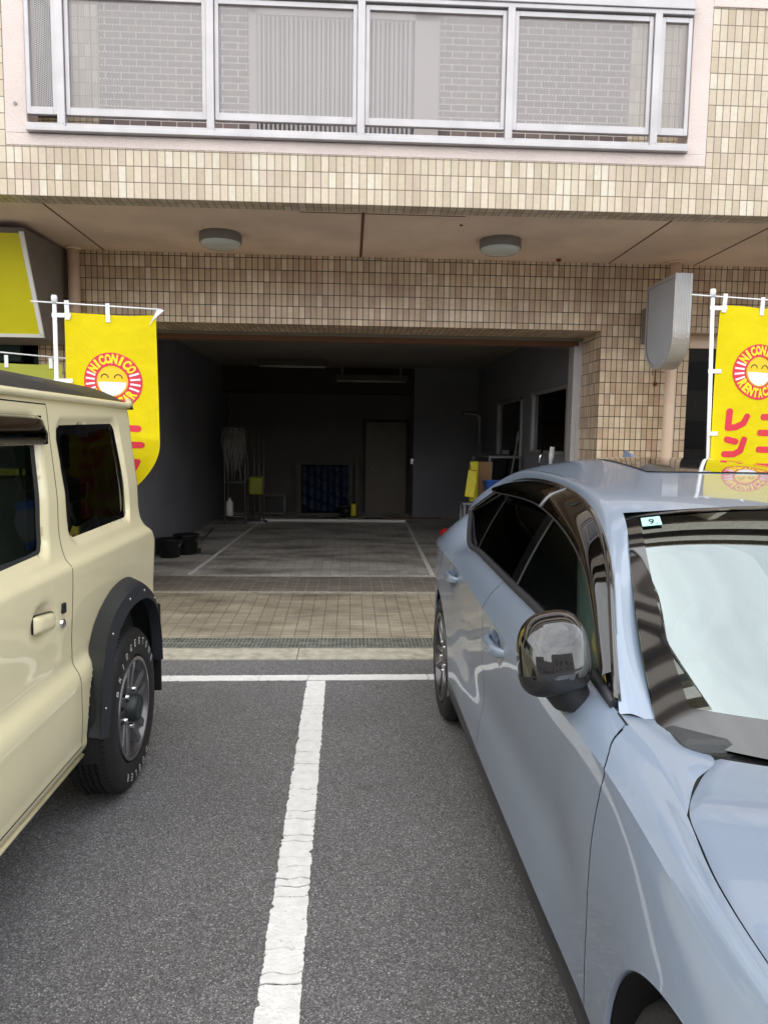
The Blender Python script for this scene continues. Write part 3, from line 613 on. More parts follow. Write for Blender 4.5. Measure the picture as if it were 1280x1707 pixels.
# garage fixtures
def fluoro(x0, x1, y, z, label):
    o = empty('fluorescent_fitting', ((x0 + x1) / 2, y, z + .1), label, 'ceiling light', 'fluorescent fittings in the garage')
    m = MB(); m.prism([(y - .11, z), (y + .11, z), (y + .05, z + .09), (y - .05, z + .09)], x0, x1, 'yz'); m.box(x0 + .1, x0 + .14, y - .02, y + .02, z + .05, 2.76); m.box(x1 - .14, x1 - .1, y - .02, y + .02, z + .05, 2.76); m.build('fitting_body', 'bare_grey', o)
    for s_ in (-.035, .035):
        m = MB(); m.tube([(x0 + .03, y + s_, z - .02), (x1 - .03, y + s_, z - .02)], .014, 10); m.build('tube', 'lamp_lens', o)
fluoro(-.27, 1.0, 13.0, 2.52, 'switched-off fluorescent fitting near the garage back wall, the lower one above the door')
fluoro(-1.5, -.38, 12.0, 2.66, 'switched-off fluorescent fitting flat under the dark garage ceiling, above the hanger rack')

# ============================================================ GARAGE CONTENTS
def rod(b, a, c, r=.01, n=8): b.tube([a, c], r, n)
# hanger rack with pale hoses
o = empty('hanger_rack', (-1.87, 12, .07), 'thin metal rack hung with pale mop strands by the grey garage wall', 'rack')
m = MB()
for xx, yy in ((-2.03, 11.9), (-1.70, 11.9), (-2.03, 12.25), (-1.70, 12.25)): rod(m, (xx, yy, .07), (xx, yy, 1.6), .012)
for zz in (.2, .75, 1.58): rod(m, (-2.03, 11.9, zz), (-1.70, 11.9, zz), .009); rod(m, (-2.03, 12.25, zz), (-1.70, 12.25, zz), .009); rod(m, (-2.03, 11.9, zz), (-2.03, 12.25, zz), .009); rod(m, (-1.7, 11.9, zz), (-1.7, 12.25, zz), .009)
m.build('rack_frame', 'rack_metal', o)
m = MB()
for i in range(46):
    xx = -2.05 + random.random() * .36; z0 = 1.58 + random.uniform(-.05, .06); l = random.uniform(.35, .78) * (1 if abs(xx + 1.87) < .12 else .8)
    m.tube([(xx, 11.87 + random.uniform(-.04, .05), z0), (xx + random.uniform(-.03, .03), 11.84, z0 - l * .5), (xx + random.uniform(-.06, .06), 11.86, z0 - l)], .007, 5)
for i in range(5): 
    cx = -2.0 + i * .065; m.tube([(cx + .035 * math.cos(a), 11.88, 1.6 + .04 * math.sin(a)) for a in [math.pi * 2 * q / 10 for q in range(9)]], .006, 5)
m.build('mop_strand', 'hose_white', o)
o = tag(MB().box(-1.65, -1.42, 11.95, 12.2, .55, .85).build('storage_bag', 'acid_yellow', bevel=.03), 'yellow-green bag hanging beside the thin metal hanger rack', 'bag')
o = empty('pole_stand', (-1.5, 12.1, .07), 'three tall thin poles standing beside the hanger rack', 'poles')
m = MB(); m.box(-1.66, -1.38, 12.0, 12.2, .07, .11); m.build('stand_base', 'steel_grey', o)
for i, xx in enumerate((-1.58, -1.5, -1.42)):
    m = MB(); rod(m, (xx, 12.1, .1), (xx, 12.1, 1.62 - .06 * i), .011); m.build('pole', 'rack_metal', o)
o = tag(MB().lathe([(.055, 0), (.06, .02), (.06, .22), (.03, .26), (.02, .3)], (-1.97, 12.0, .2), n=16).build('spray_bottle', 'white_plastic'), 'small white bottle on the lowest shelf of the hanger rack', 'bottle')
# buckets
def bucket(x, y, r, h, label):
    o = empty('bucket', (x, y, .07), label, 'bucket', 'black buckets by the garage entrance')
    m = MB(); m.lathe([(.001, .012), (r * .78, .012), (r * .97, h), (r * 1.06, h), (r * 1.06, h - .012), (r * .99, h - .014), (r * .8, 0), (.001, 0)], (x, y, .07), n=32, caps=False); m.build('bucket_body', 'black_plastic', o)
    m = MB(); m.tube([(x + r * 1.03 * math.cos(a), y - .01 - r * .55 * math.sin(a), .07 + h - .02 - r * .75 * math.sin(a)) for a in [math.pi * q / 14 for q in range(15)]], .0035, 6); m.build('handle', 'steel_grey', o)
bucket(-2.12, 8.62, .145, .22, 'nearer of the two black buckets by the garage wall beside the cream car')
bucket(-1.98, 8.86, .15, .24, 'farther of the two black buckets by the garage wall')
o = empty('floor_brush', (-1.9, 9.6, .07), 'brush with a long handle lying along the grey garage wall', 'brush')
m = MB(); rod(m, (-1.9, 8.95, .1), (-2.1, 11.2, .09), .011); m.build('handle', 'bare_grey', o)
m = MB(); m.box(-2.0, -1.82, 8.88, 8.95, .07, .13); m.build('brush_head', 'black_plastic', o)
# low crate, tarp stand, washer
o = empty('metal_crate', (-1.42, 13.5, .07), 'low grey metal crate against the garage back wall', 'crate')
m = MB()
for zz in (.09, .42): m.box(-1.63, -1.17, 13.3, 13.33, zz, zz + .03); m.box(-1.63, -1.17, 13.67, 13.7, zz, zz + .03)
for xx in (-1.63, -1.2): m.box(xx, xx + .03, 13.3, 13.33, .07, .45); m.box(xx, xx + .03, 13.67, 13.7, .07, .45)
m.build('crate_frame', 'bare_grey', o); m = MB(); m.box(-1.60, -1.2, 13.33, 13.67, .1, .4); m.build('crate_panel', 'black_plastic', o)
o = empty('folded_stand', (-.45, 13.6, .07), 'metal frame holding folded dark blue sheeting at the garage back', 'stand')
m = MB(); m.box(-1.0, -.9, 13.55, 13.6, .07, 1.05); m.box(-.02, .06, 13.55, 13.6, .07, 1.05); m.box(.1, .17, 13.5, 13.55, .07, 1.0); m.box(-1.0, .17, 13.58, 13.62, 1.0, 1.05); m.box(-1.1, .22, 13.4, 13.46, .07, .11); m.build('stand_frame', 'inner_back', o)
A = np.zeros((26, 20, 3))
for i in range(26):
    for j in range(20): A[i, j] = (-.88 + i * .034, 13.5 + .03 * math.sin(i * .9) + .025 * math.sin(j * 1.3 + i * .4), .12 + j * .046)
m = MB(); m.grid(A); m.build('blue_sheeting', 'blue_tarp', o, solid=.012)
o = empty('pressure_washer', (-.05, 13.0, .07), 'small yellow and black pressure washer on the garage floor', 'pressure washer')
m = MB(); m.box(.02, .12, 12.95, 13.2, .10, .33); m.build('washer_side', 'yellow_bag', o, bevel=.03); m = MB(); m.box(-.17, .02, 12.97, 13.2, .10, .31); m.build('washer_body', 'black_plastic', o, bevel=.04)
m = MB(); m.tube([(-.13, 12.94, .2), (.02, 12.93, .2)], .07, 16); m.build('washer_motor', 'black_plastic', o)
m = MB(); m.tube([(-.15, 13.05, .3), (-.15, 13.05, .45), (.09, 13.05, .45), (.09, 13.05, .3)], .012, 8); m.build('handle', 'black_plastic', o)
m = MB()
for xx in (-.17, .12): m.lathe([(.06, -.015), (.06, .015)], (xx, 13.05, .13), 'x', 16)
m.build('wheel', 'rubber', o)
P = [(-.5 + .75 * t_ + .12 * math.sin(t_ * 9), 12.7 + .14 * math.sin(t_ * 6.5) + .05 * math.sin(t_ * 15), .083) for t_ in np.linspace(0, 1.6, 70)]
tag(MB().tube(P, .011, 6).build('water_hose', 'black_plastic'), 'black hose snaking over the garage floor by the pressure washer', 'hose')
o = tag(MB().box(.75, 1.65, 12.95, 13.0, .07, .09).build('floor_bar', 'rust'), 'reddish bar lying on the floor in front of the garage door', 'bar')
# bent pipe at back right
o = tag(MB().tube([(1.85, 12.1, 1.93), (2.08, 12.1, 1.93), (2.15, 12.1, 1.87), (2.17, 12.1, .08)], .035, 14).build('vent_pipe', 'steel_grey'), 'bent grey pipe running up the back right garage wall', 'pipe')
# boxes seen over the blue car
o = empty('cardboard_box', (1.70, 9.05, .07), 'tall brown cardboard box standing behind the blue car', 'box')
m = MB(); m.box(1.60, 1.78, 9.05, 9.25, .07, 1.225); m.build('box_body', 'cardboard', o)
o = tag(MB().box(1.50, 1.60, 9.0, 9.1, .07, 1.23).build('yellow_carton', 'yellow_bag', bevel=.01), 'yellow carton standing next to the tall cardboard box', 'box')
o = MB(); o.add([(1.41, 8.86, .80), (1.53, 8.83, .79), (1.56, 8.83, 1.12), (1.45, 8.86, 1.13), (1.42, 8.95, .80), (1.54, 8.93, .79), (1.57, 8.93, 1.12), (1.47, 8.95, 1.13)], [(0, 1, 2, 3), (4, 7, 6, 5), (0, 4, 5, 1), (1, 5, 6, 2), (2, 6, 7, 3), (3, 7, 4, 0)])
yb_ = o.build('yellow_packet', 'yellow_bag', bevel=.01); tag(yb_, 'tilted yellow printed packet on a shelf at the cardboard boxes', 'packet')
o = MB(); o.box(1.38, 1.62, 8.80, 9.2, .70, .73); o.box(1.40, 1.43, 8.85, 8.88, .07, .70); o.box(1.40, 1.43, 9.15, 9.18, .07, .70); tag(o.build('low_shelf', 'steel_grey'), 'low grey shelf under the tilted yellow packet', 'shelf')
o = empty('storage_bin', (1.92, 8.8, .07), 'bright blue plastic bin beside the cardboard box', 'bin')
m = MB(); m.add([(1.70, 8.75, .76), (1.92, 8.75, .76), (1.92, 9.0, .76), (1.70, 9.0, .76), (1.66, 8.72, 1.0), (1.95, 8.72, 1.0), (1.95, 9.03, 1.0), (1.66, 9.03, 1.0)], [(0, 3, 2, 1), (0, 1, 5, 4), (1, 2, 6, 5), (2, 3, 7, 6), (3, 0, 4, 7)]); m.build('bin_body', 'blue_bin', o, solid=.01, bevel=.01)
m = MB(); m.box(1.70, 1.92, 8.76, 8.99, .07, .76); m.build('bin_stand', 'steel_grey', o)
o = empty('glass_cabinet', (2.05, 10.2, .07), 'low glazed cabinet against the garage window wall', 'cabinet')
m = MB()
for yy in (9.6, 10.9):
    for xx in (1.85, 2.26): m.box(xx - .015, xx + .015, yy - .015, yy + .015, .07, 1.28)
m.box(1.84, 2.28, 9.58, 10.92, 1.26, 1.29); m.box(1.84, 2.28, 9.58, 10.92, .6, .63); m.box(1.84, 2.28, 9.58, 10.92, .2, .23); m.build('cabinet_frame', 'steel_grey', o)
m = MB(); m.box(1.86, 1.864, 9.6, 10.9, .23, 1.26); m.box(1.86, 2.26, 9.598, 9.602, .23, 1.26); m.build('pane', 'glass_shop', o)
m = MB(); m.box(1.93, 2.2, 9.75, 10.2, .63, .9); m.build('cabinet_contents', 'blue_tarp', o)
def broom(x0, y0, z0, x1, y1, z1, r, m_, label, tip='white_plastic'):
    o = empty('broom', (x0, y0, z0), label, 'broom', 'handles standing up behind the blue car')
    b = MB(); rod(b, (x0, y0, z0), (x1, y1, z1), r); b.build('handle', m_, o)
    d = Vector((x1 - x0, y1 - y0, z1 - z0)).normalized(); b = MB(); b.tube([Vector((x1, y1, z1)) - d * .16, Vector((x1, y1, z1)) - d * .1, Vector((x1, y1, z1))], [r * 1.1, r * 1.7, r * 1.5], 10); b.build('grip', tip, o)
    b = MB(); b.box(x0 - .1, x0 + .1, y0 - .03, y0 + .03, z0, z0 + .06); b.build('brush_head', 'black_plastic', o)
broom(1.95, 9.4, .07, 2.20, 9.45, 1.62, .012, 'bare_grey', 'thin leaning broom handle, the tallest behind the blue car', 'bare_grey')
broom(2.05, 8.3, .07, 2.2, 8.3, 1.40, .013, 'chrome', 'short bright handle above the blue car roof, the one nearer the boxes', 'chrome')
broom(2.0, 7.55, .07, 2.13, 7.6, 1.435, .017, 'white_plastic', 'white-gripped handle above the blue car roof, nearest the shutter guide', 'white_plastic')
o = tag(MB().box(2.17, 2.27, 10.3, 10.5, 1.29, 1.36).build('sponge', 'hose_white', bevel=.02), 'small pale lump on top of the glazed cabinet', 'sponge')

# ============================================================ BANNERS
class Cloth:
    def __init__(s, x0, y0, z0, w, h, lean, fold, seed, curl=False): s.__dict__.update(x0=x0, y0=y0, z0=z0, w=w, h=h, lean=lean, fold=fold, ph=seed, curl=curl)
    def at(s, a, t, off=0):
        """a across 0..w, t down 0..h"""
        ac = a
        if s.curl and t > .82:
            k = min(1, (t - .82) / .38); ac = a * (1 - .42 * k * k)
        x = s.x0 + ac + s.lean * t
        y = s.y0 + s.fold * (.5 * math.sin(a * 9 + t * 1.7 + s.ph) * (.3 + t) + .35 * math.sin(a * 17 - t * 3 + s.ph)) + .02 * (a / s.w) * math.sin(t * 2.2 + s.ph)
        z = s.z0 - t - (.010 * math.sin(math.pi * a / s.w) * max(0, 1 - t * 3)) - .02 * a
        if s.curl and t > .82: y += .10 * (a / s.w) ** 2 * min(1, (t - .82) / .4)
        return (x, y - off, z)
def art(cl, V, F, off, name, m, parent):
    b = MB(); P = [cl.at(a, t, off) for a, t in V]; b.add(P, F); return b.build(name, m, parent, recalc=False)
def disc(cx, ct, r0, r1, n=72, nr=3, a0=0, a1=2 * math.pi):
    V, F = [], []
    for i in range(n + 1):
        q = a0 + (a1 - a0) * i / n
        for j in range(nr + 1):
            r = r0 + (r1 - r0) * j / nr; V.append((cx + r * math.cos(q), ct + r * math.sin(q)))
    for i in range(n):
        for j in range(nr):
            k = i * (nr + 1) + j; F.append((k, k + 1, k + nr + 2, k + nr + 1))
    return V, F
def stroke(pts, wd, n=8):
    """round-ended thick polyline as polygons"""
    V, F = [], []
    for (p, q) in zip(pts[:-1], pts[1:]):
        p, q = Vector(p), Vector(q); d = q - p; l = d.length; d.normalize(); nn = Vector((-d.y, d.x)); k = max(1, int(l / .03)); b0 = len(V)
        for i in range(k + 1):
            c = p + d * l * i / k; V += [tuple(c + nn * wd / 2), tuple(c - nn * wd / 2)]
        for i in range(k): F.append((b0 + 2 * i, b0 + 2 * i + 1, b0 + 2 * i + 3, b0 + 2 * i + 2))
    for p in pts:
        b0 = len(V); V += [(p[0] + wd / 2 * math.cos(2 * math.pi * i / 14), p[1] + wd / 2 * math.sin(2 * math.pi * i / 14)) for i in range(14)]; F.append(tuple(range(b0, b0 + 14)))
    return V, F
KANA = {  # strokes in a unit box, x right, y down
    'RE': [[(.12, .02), (.10, .93), (.45, .88), (.78, .66), (.92, .28)]],
    'N': [[(.10, .10), (.50, .20)], [(.02, .92), (.50, .90), (.78, .70), (.90, .08)]],
    'TA': [[(.18, .05), (.85, .05), (.78, .5), (.5, .8), (.1, .96)], [(.18, .05), (.05, .45)], [(.2, .42), (.65, .62)]],
    'KA': [[(.05, .3), (.92, .3), (.85, .92), (.6, .92)], [(.45, .03), (.40, .55), (.08, .95)]],
    '-': [[(.5, .08), (.5, .92)]],
    'NI': [[(.16, .12), (.80, .12)], [(.04, .88), (.94, .88)]],
    'KO': [[(.06, .10), (.92, .10), (.92, .92), (.04, .92)]]}
def rental_banner(x, y, ztop, label, lean, pole_lean, seed, curl):
    cl = Cloth(x + .06, y - .01, ztop - .06, .60, 1.80, lean, .035, seed, curl)
    o = empty('banner_flag', (x, y, 0), label, 'banner', 'yellow rental car banners on white poles')
    m = MB(); m.tube([(x - pole_lean * ztop, y, .0), (x, y, ztop + .02)], .0135, 14); m.build('pole', 'white_plastic', o)
    m = MB(); m.lathe([(.16, 0), (.16, .05), (.12, .08), (.03, .09)], (x - pole_lean * ztop, y, 0), n=28); m.build('pole_base', 'white_plastic', o)
    m = MB(); m.lathe([(.018, -.02), (.020, .02), (.016, .035)], (x, y, ztop + .01), n=14); m.tube([(x - .15, y - .005, ztop + .003), (x + .70, y - .005, ztop - .034)], .0052, 8); m.build('cross_arm', 'white_plastic', o)
    na, nt_ = 37, 109; A = np.zeros((na, nt_, 3))
    for i in range(na):
        for j in range(nt_): A[i, j] = cl.at(.6 * i / (na - 1), 1.8 * j / (nt_ - 1))
    m = MB(); m.grid(A); m.build('cloth', 'flag_yellow', o, recalc=False)
    # loops
    for a, wd in ((.02, .03), (.29, .028)):
        m = MB(); p = cl.at(a, .02, .006); q = cl.at(a, -.075, .012); m.add([(p[0] - wd / 2, p[1], p[2] - .03), (p[0] + wd / 2, p[1], p[2] - .03), (q[0] + wd / 2, q[1], q[2]), (q[0] - wd / 2, q[1], q[2])], [(0, 1, 2, 3)]); m.build('loop', 'white_plastic', o, solid=.002)
    p = cl.at(.57, .04, .006); m = MB(); m.add([(p[0] - .015, p[1], p[2] - .03), (p[0] + .015, p[1], p[2] + .01), (p[0] + .09, p[1] - .005, p[2] + .075), (p[0] + .04, p[1] - .005, p[2] + .075)], [(0, 1, 2, 3)]); m.build('loop', 'white_plastic', o, solid=.002)
    for t in (.02, .45, .88, 1.30, 1.70):
        p = cl.at(.03, t, .006); xp = x - pole_lean * (t + .06) ; m = MB(); m.add([(xp - .02, p[1], p[2] - .014), (p[0] + .012, p[1], p[2] - .014), (p[0] + .012, p[1], p[2] + .014), (xp - .02, p[1], p[2] + .014)], [(0, 1, 2, 3)]); m.build('loop', 'white_plastic', o, solid=.002)
    # printed emblem
    cx, ct, Ro, Ri = .305, .445, .192, .103
    E_ = art(cl, *disc(cx, ct, Ri, Ro), .002, 'emblem', 'emblem_red', o)
    art(cl, *disc(cx, ct, .001, Ri - .003), .002, 'emblem_disc', 'gold', E_)
    V, F = disc(cx, ct + .004, .0, Ri - .012, 40, 3, 0, math.pi); art(cl, V, F, .0035, 'emblem_smile', 'emblem_white', E_)
    for sx in (-.045, .043):
        V, F = disc(cx + sx, ct - .022, .021, .0275, 14, 1, math.pi, 2 * math.pi); art(cl, V, F, .0035, 'emblem_eye', 'ink', E_)
    V, F = [], []
    for side in (0, 1):
        for k in range(4):
            q = (math.pi if side == 0 else 0) + R(-19.5 + 13 * k) ; c, s_ = math.cos(q), math.sin(q); b0 = len(V); h = .0065
            for r in (Ri + .014, Ro - .012): 
                for hh in (-h, h): V.append((cx + r * c - hh * s_, ct + r * s_ + hh * c))
            art(cl, V[b0:], [(0, 1, 3, 2)], .0035, 'emblem_bar', 'emblem_white', E_)
    def ring(word, mid, span, inward):
        V, F = [], []
        for i, ch in enumerate(word):
            v, f = text_mesh(ch, .085, .0045); xs = [p[0] for p in v]
            if not xs: continue
            ys = [p[1] for p in v]; x0_, w_ = (min(xs) + max(xs)) / 2, max(xs) - min(xs); hgt = max(ys) - min(ys)
            sx = min(1.0, .040 / w_); sy = .066 / hgt
            q = mid + span * (i / (len(word) - 1) - .5) * (1 if not inward else -1); b0 = len(V); rm = (Ri + Ro) / 2
            for px, py in v:
                lx, ly = (px - x0_) * sx, (py - min(ys)) * sy - .031
                rad = rm + (ly if not inward else -ly); tn = lx if not inward else -lx
                V.append((cx + rad * math.cos(q) - tn * math.sin(q), ct + rad * math.sin(q) + tn * math.cos(q)))
            F += [tuple(b0 + k for k in ff) for ff in f]
        art(cl, V, F, .0035, 'emblem_lettering', 'emblem_yellow', E_)
    ring('NICONICO', R(-90), R(112), False); ring('RENTACAR', R(90), R(112), True)
    def put(key, a, t, s_, h_):
        V, F = [], []
        for st in KANA[key]:
            v, f = stroke([(a + p[0] * s_, t + p[1] * h_) for p in st], .044); b0 = len(V); V.extend(v); F.extend(tuple(b0 + k for k in ff) for ff in f)
        art(cl, V, F, .002, 'letter', 'emblem_red', o)
    for i, kk in enumerate(('RE', 'N', 'TA', 'KA', '-')): put(kk, .10, .72 + i * .185, .15, .125)
    for i, kk in enumerate(('NI', 'KO', 'NI', 'KO')): put(kk, .345, .735 + i * .23, .145, .145)
    return o
rental_banner(-1.955, 5.0, 2.365, 'yellow banner with a round smiling emblem between the cream car and the garage opening', .005, -.075 * 0 + .0, 1.0, True)
rental_banner(2.475, 5.0, 2.505, 'yellow banner with a round smiling emblem standing behind the blue car', -.03, -.03, 2.4, False)
# paler banner behind, seen from its back
cl = Cloth(-2.75, 5.6, 2.03, .60, 1.8, 0, .03, .5)
o = empty('banner_flag', (-2.82, 5.6, 0), 'pale yellow-green banner behind the cream car roof beside the shop', 'banner')
A = np.array([[cl.at(.6 * i / 24, 1.8 * j / 60) for j in range(61)] for i in range(25)]); m = MB(); m.grid(A); m.build('cloth', 'flag_pale', o, recalc=False)
m = MB(); m.tube([(-2.82, 5.6, 0), (-2.82, 5.6, 2.14)], .0135, 12); m.build('pole', 'white_plastic', o)
m = MB(); m.tube([(-2.95, 5.595, 2.125), (-2.10, 5.595, 2.06)], .0055, 8); m.build('cross_arm', 'white_plastic', o)
for a in (.20, .52):
    p = cl.at(a, .0, .006); m = MB(); m.add([(p[0] - .014, p[1], p[2] - .03), (p[0] + .014, p[1], p[2] - .03), (p[0] + .014, p[1], p[2] + .06), (p[0] - .014, p[1], p[2] + .06)], [(0, 1, 2, 3)]); m.build('loop', 'white_plastic', o, solid=.002)
V, F = [], []
for k in range(4):
    v, f = stroke([(.10 + k * .03, .085 + k * .006), (.115 + k * .03, .11 + k * .006)], .012); b0 = len(V); V += v; F += [tuple(b0 + q for q in ff) for ff in f]
art(cl, V, F, .003, 'lettering', 'emblem_red', o)

# ============================================================ BLUE HATCHBACK
def smooth(x, a, b):
    t = np.clip((np.asarray(x, float) - a) / (b - a), 0, 1); return t * t * (3 - 2 * t)
def herm_rows(keys, nper):
    """keys: list of (n,3) curves -> rows interpolated smoothly through them"""
    K = np.stack(keys); m = len(K); T = np.arange(m)
    M = np.zeros_like(K); M[1:-1] = (K[2:] - K[:-2]) / 2; M[0] = K[1] - K[0]; M[-1] = K[-1] - K[-2]
    out = []
    for i in range(m - 1):
        for q in range(nper):
            u = q / nper; out.append((2*u**3-3*u**2+1)*K[i] + (u**3-2*u**2+u)*M[i] + (-2*u**3+3*u**2)*K[i+1] + (u**3-u**2)*M[i+1])
    out.append(K[-1]); return np.stack(out)            # rows, stations, 3
def ribbon(b, P, nrm, w):
    """thin strip following points P"""
    A = np.stack([P - nrm * w / 2, P + nrm * w / 2], 1); b.grid(A); return b

def wheel_set(root, x, yc, zc, r, width, side, rim_r, style):
    """side=-1: outer face looks to -x"""
    s = side; W = width
    def lx(h): return x - s * h            # h: depth inward from the outer face
    prof = [(rim_r + .004, .022), (rim_r + .012, .008), (rim_r + .03, .001), (r - .055, .0), (r - .025, .008), (r - .008, .024), (r, .045)]
    nr = 4; pr = list(prof)
    z0, z1 = .045, W - .045
    for i in range(nr):
        a = z0 + (z1 - z0) * (i + .75) / (nr + .5); pr += [(r, a - .006), (r - .009, a - .004), (r - .009, a + .004), (r, a + .006)]
    pr += [(r, W - .045), (r - .008, W - .024), (r - .03, W - .006), (rim_r + .01, W), (rim_r - .01, W)]
    tyre = MB(); tyre.lathe([(a, -s * h) for a, h in pr], (x, yc, zc), 'x', 96, caps=False)
    wo = tyre.build('wheel', 'rubber', root, sharp=35)
    # shoulder sipes
    sp = MB()
    for k in range(84):
        q = 2 * math.pi * k / 84
        for (h0, h1, sk) in ((.022, .052, .5), (.07, .105, -.5)):
            c = []
            for hh, dq in ((h0, 0), (h1, .02 * sk)):
                for d_ in (-.0028, .0028):
                    qq = q + dq + d_ / r; rr = (r + .0012) if hh > .04 else r - .006
                    c.append((lx(hh), yc + rr * math.cos(qq), zc + rr * math.sin(qq)))
            sp.add([c[0], c[1], c[3], c[2]], [(0, 1, 2, 3)])
    sp.build('tread_sipes', 'dark_void', wo)
    # rim barrel
    m = MB(); m.lathe([(rim_r + .006, -s * .018), (rim_r + .002, -s * .004), (rim_r - .012, -s * .004), (rim_r - .02, -s * .02), (rim_r - .03, -s * .06), (rim_r - .035, -s * (W - .05))], (x, yc, zc), 'x', 64, caps=False)
    m.build('rim', 'rim_gunmetal' if style == 'offroad' else 'rim_dark', wo, sharp=50)
    m = MB(); m.lathe([(.001, -s * .12), (rim_r - .04, -s * .12)], (x, yc, zc), 'x', 40, caps=False); m.build('brake_backing', 'dark_void', wo)
    m = MB(); m.lathe([(.001, -s * .085), (rim_r * .70, -s * .085), (rim_r * .70, -s * .10)], (x, yc, zc), 'x', 40, caps=False); m.build('brake_disc', 'steel_grey', wo)
    sk = MB(); ed_ = MB(); R0 = .055; R1 = rim_r - .014
    npair = 5
    for k in range(npair):
        base = 2 * math.pi * k / npair + .35
        for d_ in (-1, 1):
            a0 = base + d_ * .34; a1 = base + d_ * (.20 if style == 'offroad' else .36)
            if style != 'offroad': a0 = base + d_ * .16
            def P(rad, ang, hw, h):
                c, t = math.cos(ang), math.sin(ang)
                return [(lx(h), yc + rad * c - e * hw * t, zc + rad * t + e * hw * c) for e in (-1, 1)]
            w0, w1 = (.0205, .0165) if style == 'offroad' else (.017, .011)
            i0, i1 = P(R0, a0, w0, .028), P(R1, a1, w1, .012)
            j0, j1 = P(R0, a0, w0 * 1.25, .06), P(R1, a1, w1 * 1.3, .05)
            V = i0 + i1 + j0 + j1
            sk.add(V, [(0, 1, 3, 2), (0, 2, 6, 4), (1, 5, 7, 3), (4, 6, 7, 5)])
    sk.build('spoke', 'rim_gunmetal' if style == 'offroad' else 'rim_dark', wo, bevel=.003)
    if style != 'offroad':
        for k in range(npair):
            base = 2 * math.pi * k / npair + .35
            for d_ in (-1, 1):
                a0, a1 = base + d_ * .20, base + d_ * .38
                p = [(lx(.026), yc + R0 * math.cos(a0), zc + R0 * math.sin(a0)), (lx(.010), yc + R1 * math.cos(a1), zc + R1 * math.sin(a1))]
                ed_.tube(p, .004, 6)
        ed_.build('spoke_edge', 'rim_silver', wo)
    h = MB()
    if style == 'offroad': h.lathe([(.062, -s * .06), (.060, s * .0), (.052, s * .014), (.048, s * .016), (.046, s * .012), (.001, s * .013)], (x, yc, zc), 'x', 40, caps=False)
    else: h.lathe([(.06, -s * .05), (.058, -s * .025), (.035, -s * .018), (.001, -s * .018)], (x, yc, zc), 'x', 32, caps=False)
    h.build('hub_cap', 'hub_green' if style == 'offroad' else 'rim_dark', wo, sharp=40)
    for k in range(5):
        nb = MB(); q = 2 * math.pi * (k + .5) / 5 + .35; nb.tube([(lx(.05), yc + .08 * math.cos(q), zc + .08 * math.sin(q)), (lx(.012), yc + .08 * math.cos(q), zc + .08 * math.sin(q))], .011, 6)
        nb.build('lug_nut', 'chrome', wo)
    return wo
def sidewall_text(wo, word, x, yc, zc, rad, hgt, mid, span, side):
    V, F = [], []
    for i, ch in enumerate(word):
        v, f = text_mesh(ch, .05, .0006); xs = [p[0] for p in v]; ys = [p[1] for p in v]
        if not xs: continue
        x0_ = (min(xs) + max(xs)) / 2; sx = min(.9, .021 / (max(xs) - min(xs))); sy = hgt / (max(ys) - min(ys))
        q = mid - span * (i / (len(word) - 1) - .5); b0 = len(V)
        for px, py in v:
            lx_, ly = (px - x0_) * sx, (py - min(ys)) * sy - hgt / 2
            rr = rad + ly; a = q - lx_ / rad
            V.append((x - .0012 * 1 if side < 0 else x + .0012, yc - side * -1 * rr * math.cos(a) if False else yc + (rr * math.cos(a)) * (-side * -1), zc + rr * math.sin(a)))
        F += [tuple(b0 + k for k in ff) for ff in f]
    b = MB(); b.add(V, F); b.build('sidewall_lettering', 'tyre_text', wo, recalc=False)

def seat(root, x, y, z, mname='seat_cloth'):
    s = MB(); s.box(x - .25, x + .25, y - .28, y + .22, z, z + .16); so = s.build('seat', mname, root, bevel=.05)
    s = MB(); s.add([(x - .24, y + .14, z + .12), (x + .24, y + .14, z + .12), (x + .24, y + .28, z + .12), (x - .24, y + .28, z + .12), (x - .2, y + .36, z + .70), (x + .2, y + .36, z + .70), (x + .2, y + .46, z + .70), (x - .2, y + .46, z + .70)], [(0, 3, 2, 1), (4, 5, 6, 7), (0, 1, 5, 4), (1, 2, 6, 5), (2, 3, 7, 6), (3, 0, 4, 7)]); s.build('seat_back', mname, so, bevel=.04)
    s = MB(); s.box(x - .13, x + .13, y + .38, y + .48, z + .73, z + .90); s.tube([(x - .06, y + .43, z + .68), (x - .06, y + .43, z + .76)], .007, 6); s.tube([(x + .06, y + .43, z + .68), (x + .06, y + .43, z + .76)], .007, 6); s.build('headrest', mname, so, bevel=.035)

_raw_curve = curve
def scurve(sig=.06):
    """the same interpolation, run through a gaussian along its length so that long panels stay fair"""
    cache = {}
    def f(keys, n=None, at=None):
        K = np.array(keys, float); K = K[np.argsort(K[:, 0], kind="stable")]
        if K[-1, 0] - K[0, 0] < 1.5: return _raw_curve(keys, at=at)
        key = K.tobytes()
        if key not in cache:
            m = 900; t = np.linspace(K[0, 0], K[-1, 0], m); V = _raw_curve(keys, at=t); sg = sig / (t[1] - t[0]); h = int(3 * sg)
            pre = 2 * V[0] - V[1:h + 1][::-1]; post = 2 * V[-1] - V[-h - 1:-1][::-1]; E = np.concatenate([pre, V, post]); kk = np.exp(-.5 * (np.arange(-h, h + 1) / sg) ** 2); kk /= kk.sum()
            cache[key] = (t, np.stack([np.convolve(E[:, c], kk, 'valid') for c in range(V.shape[1])], 1))
        t, V = cache[key]; at = np.clip(np.asarray(at, float), t[0], t[-1])
        return np.stack([np.interp(at, t, V[:, c]) for c in range(V.shape[1])], -1)
    return f
def pwr(v, e): return math.copysign(abs(v) ** e, v)
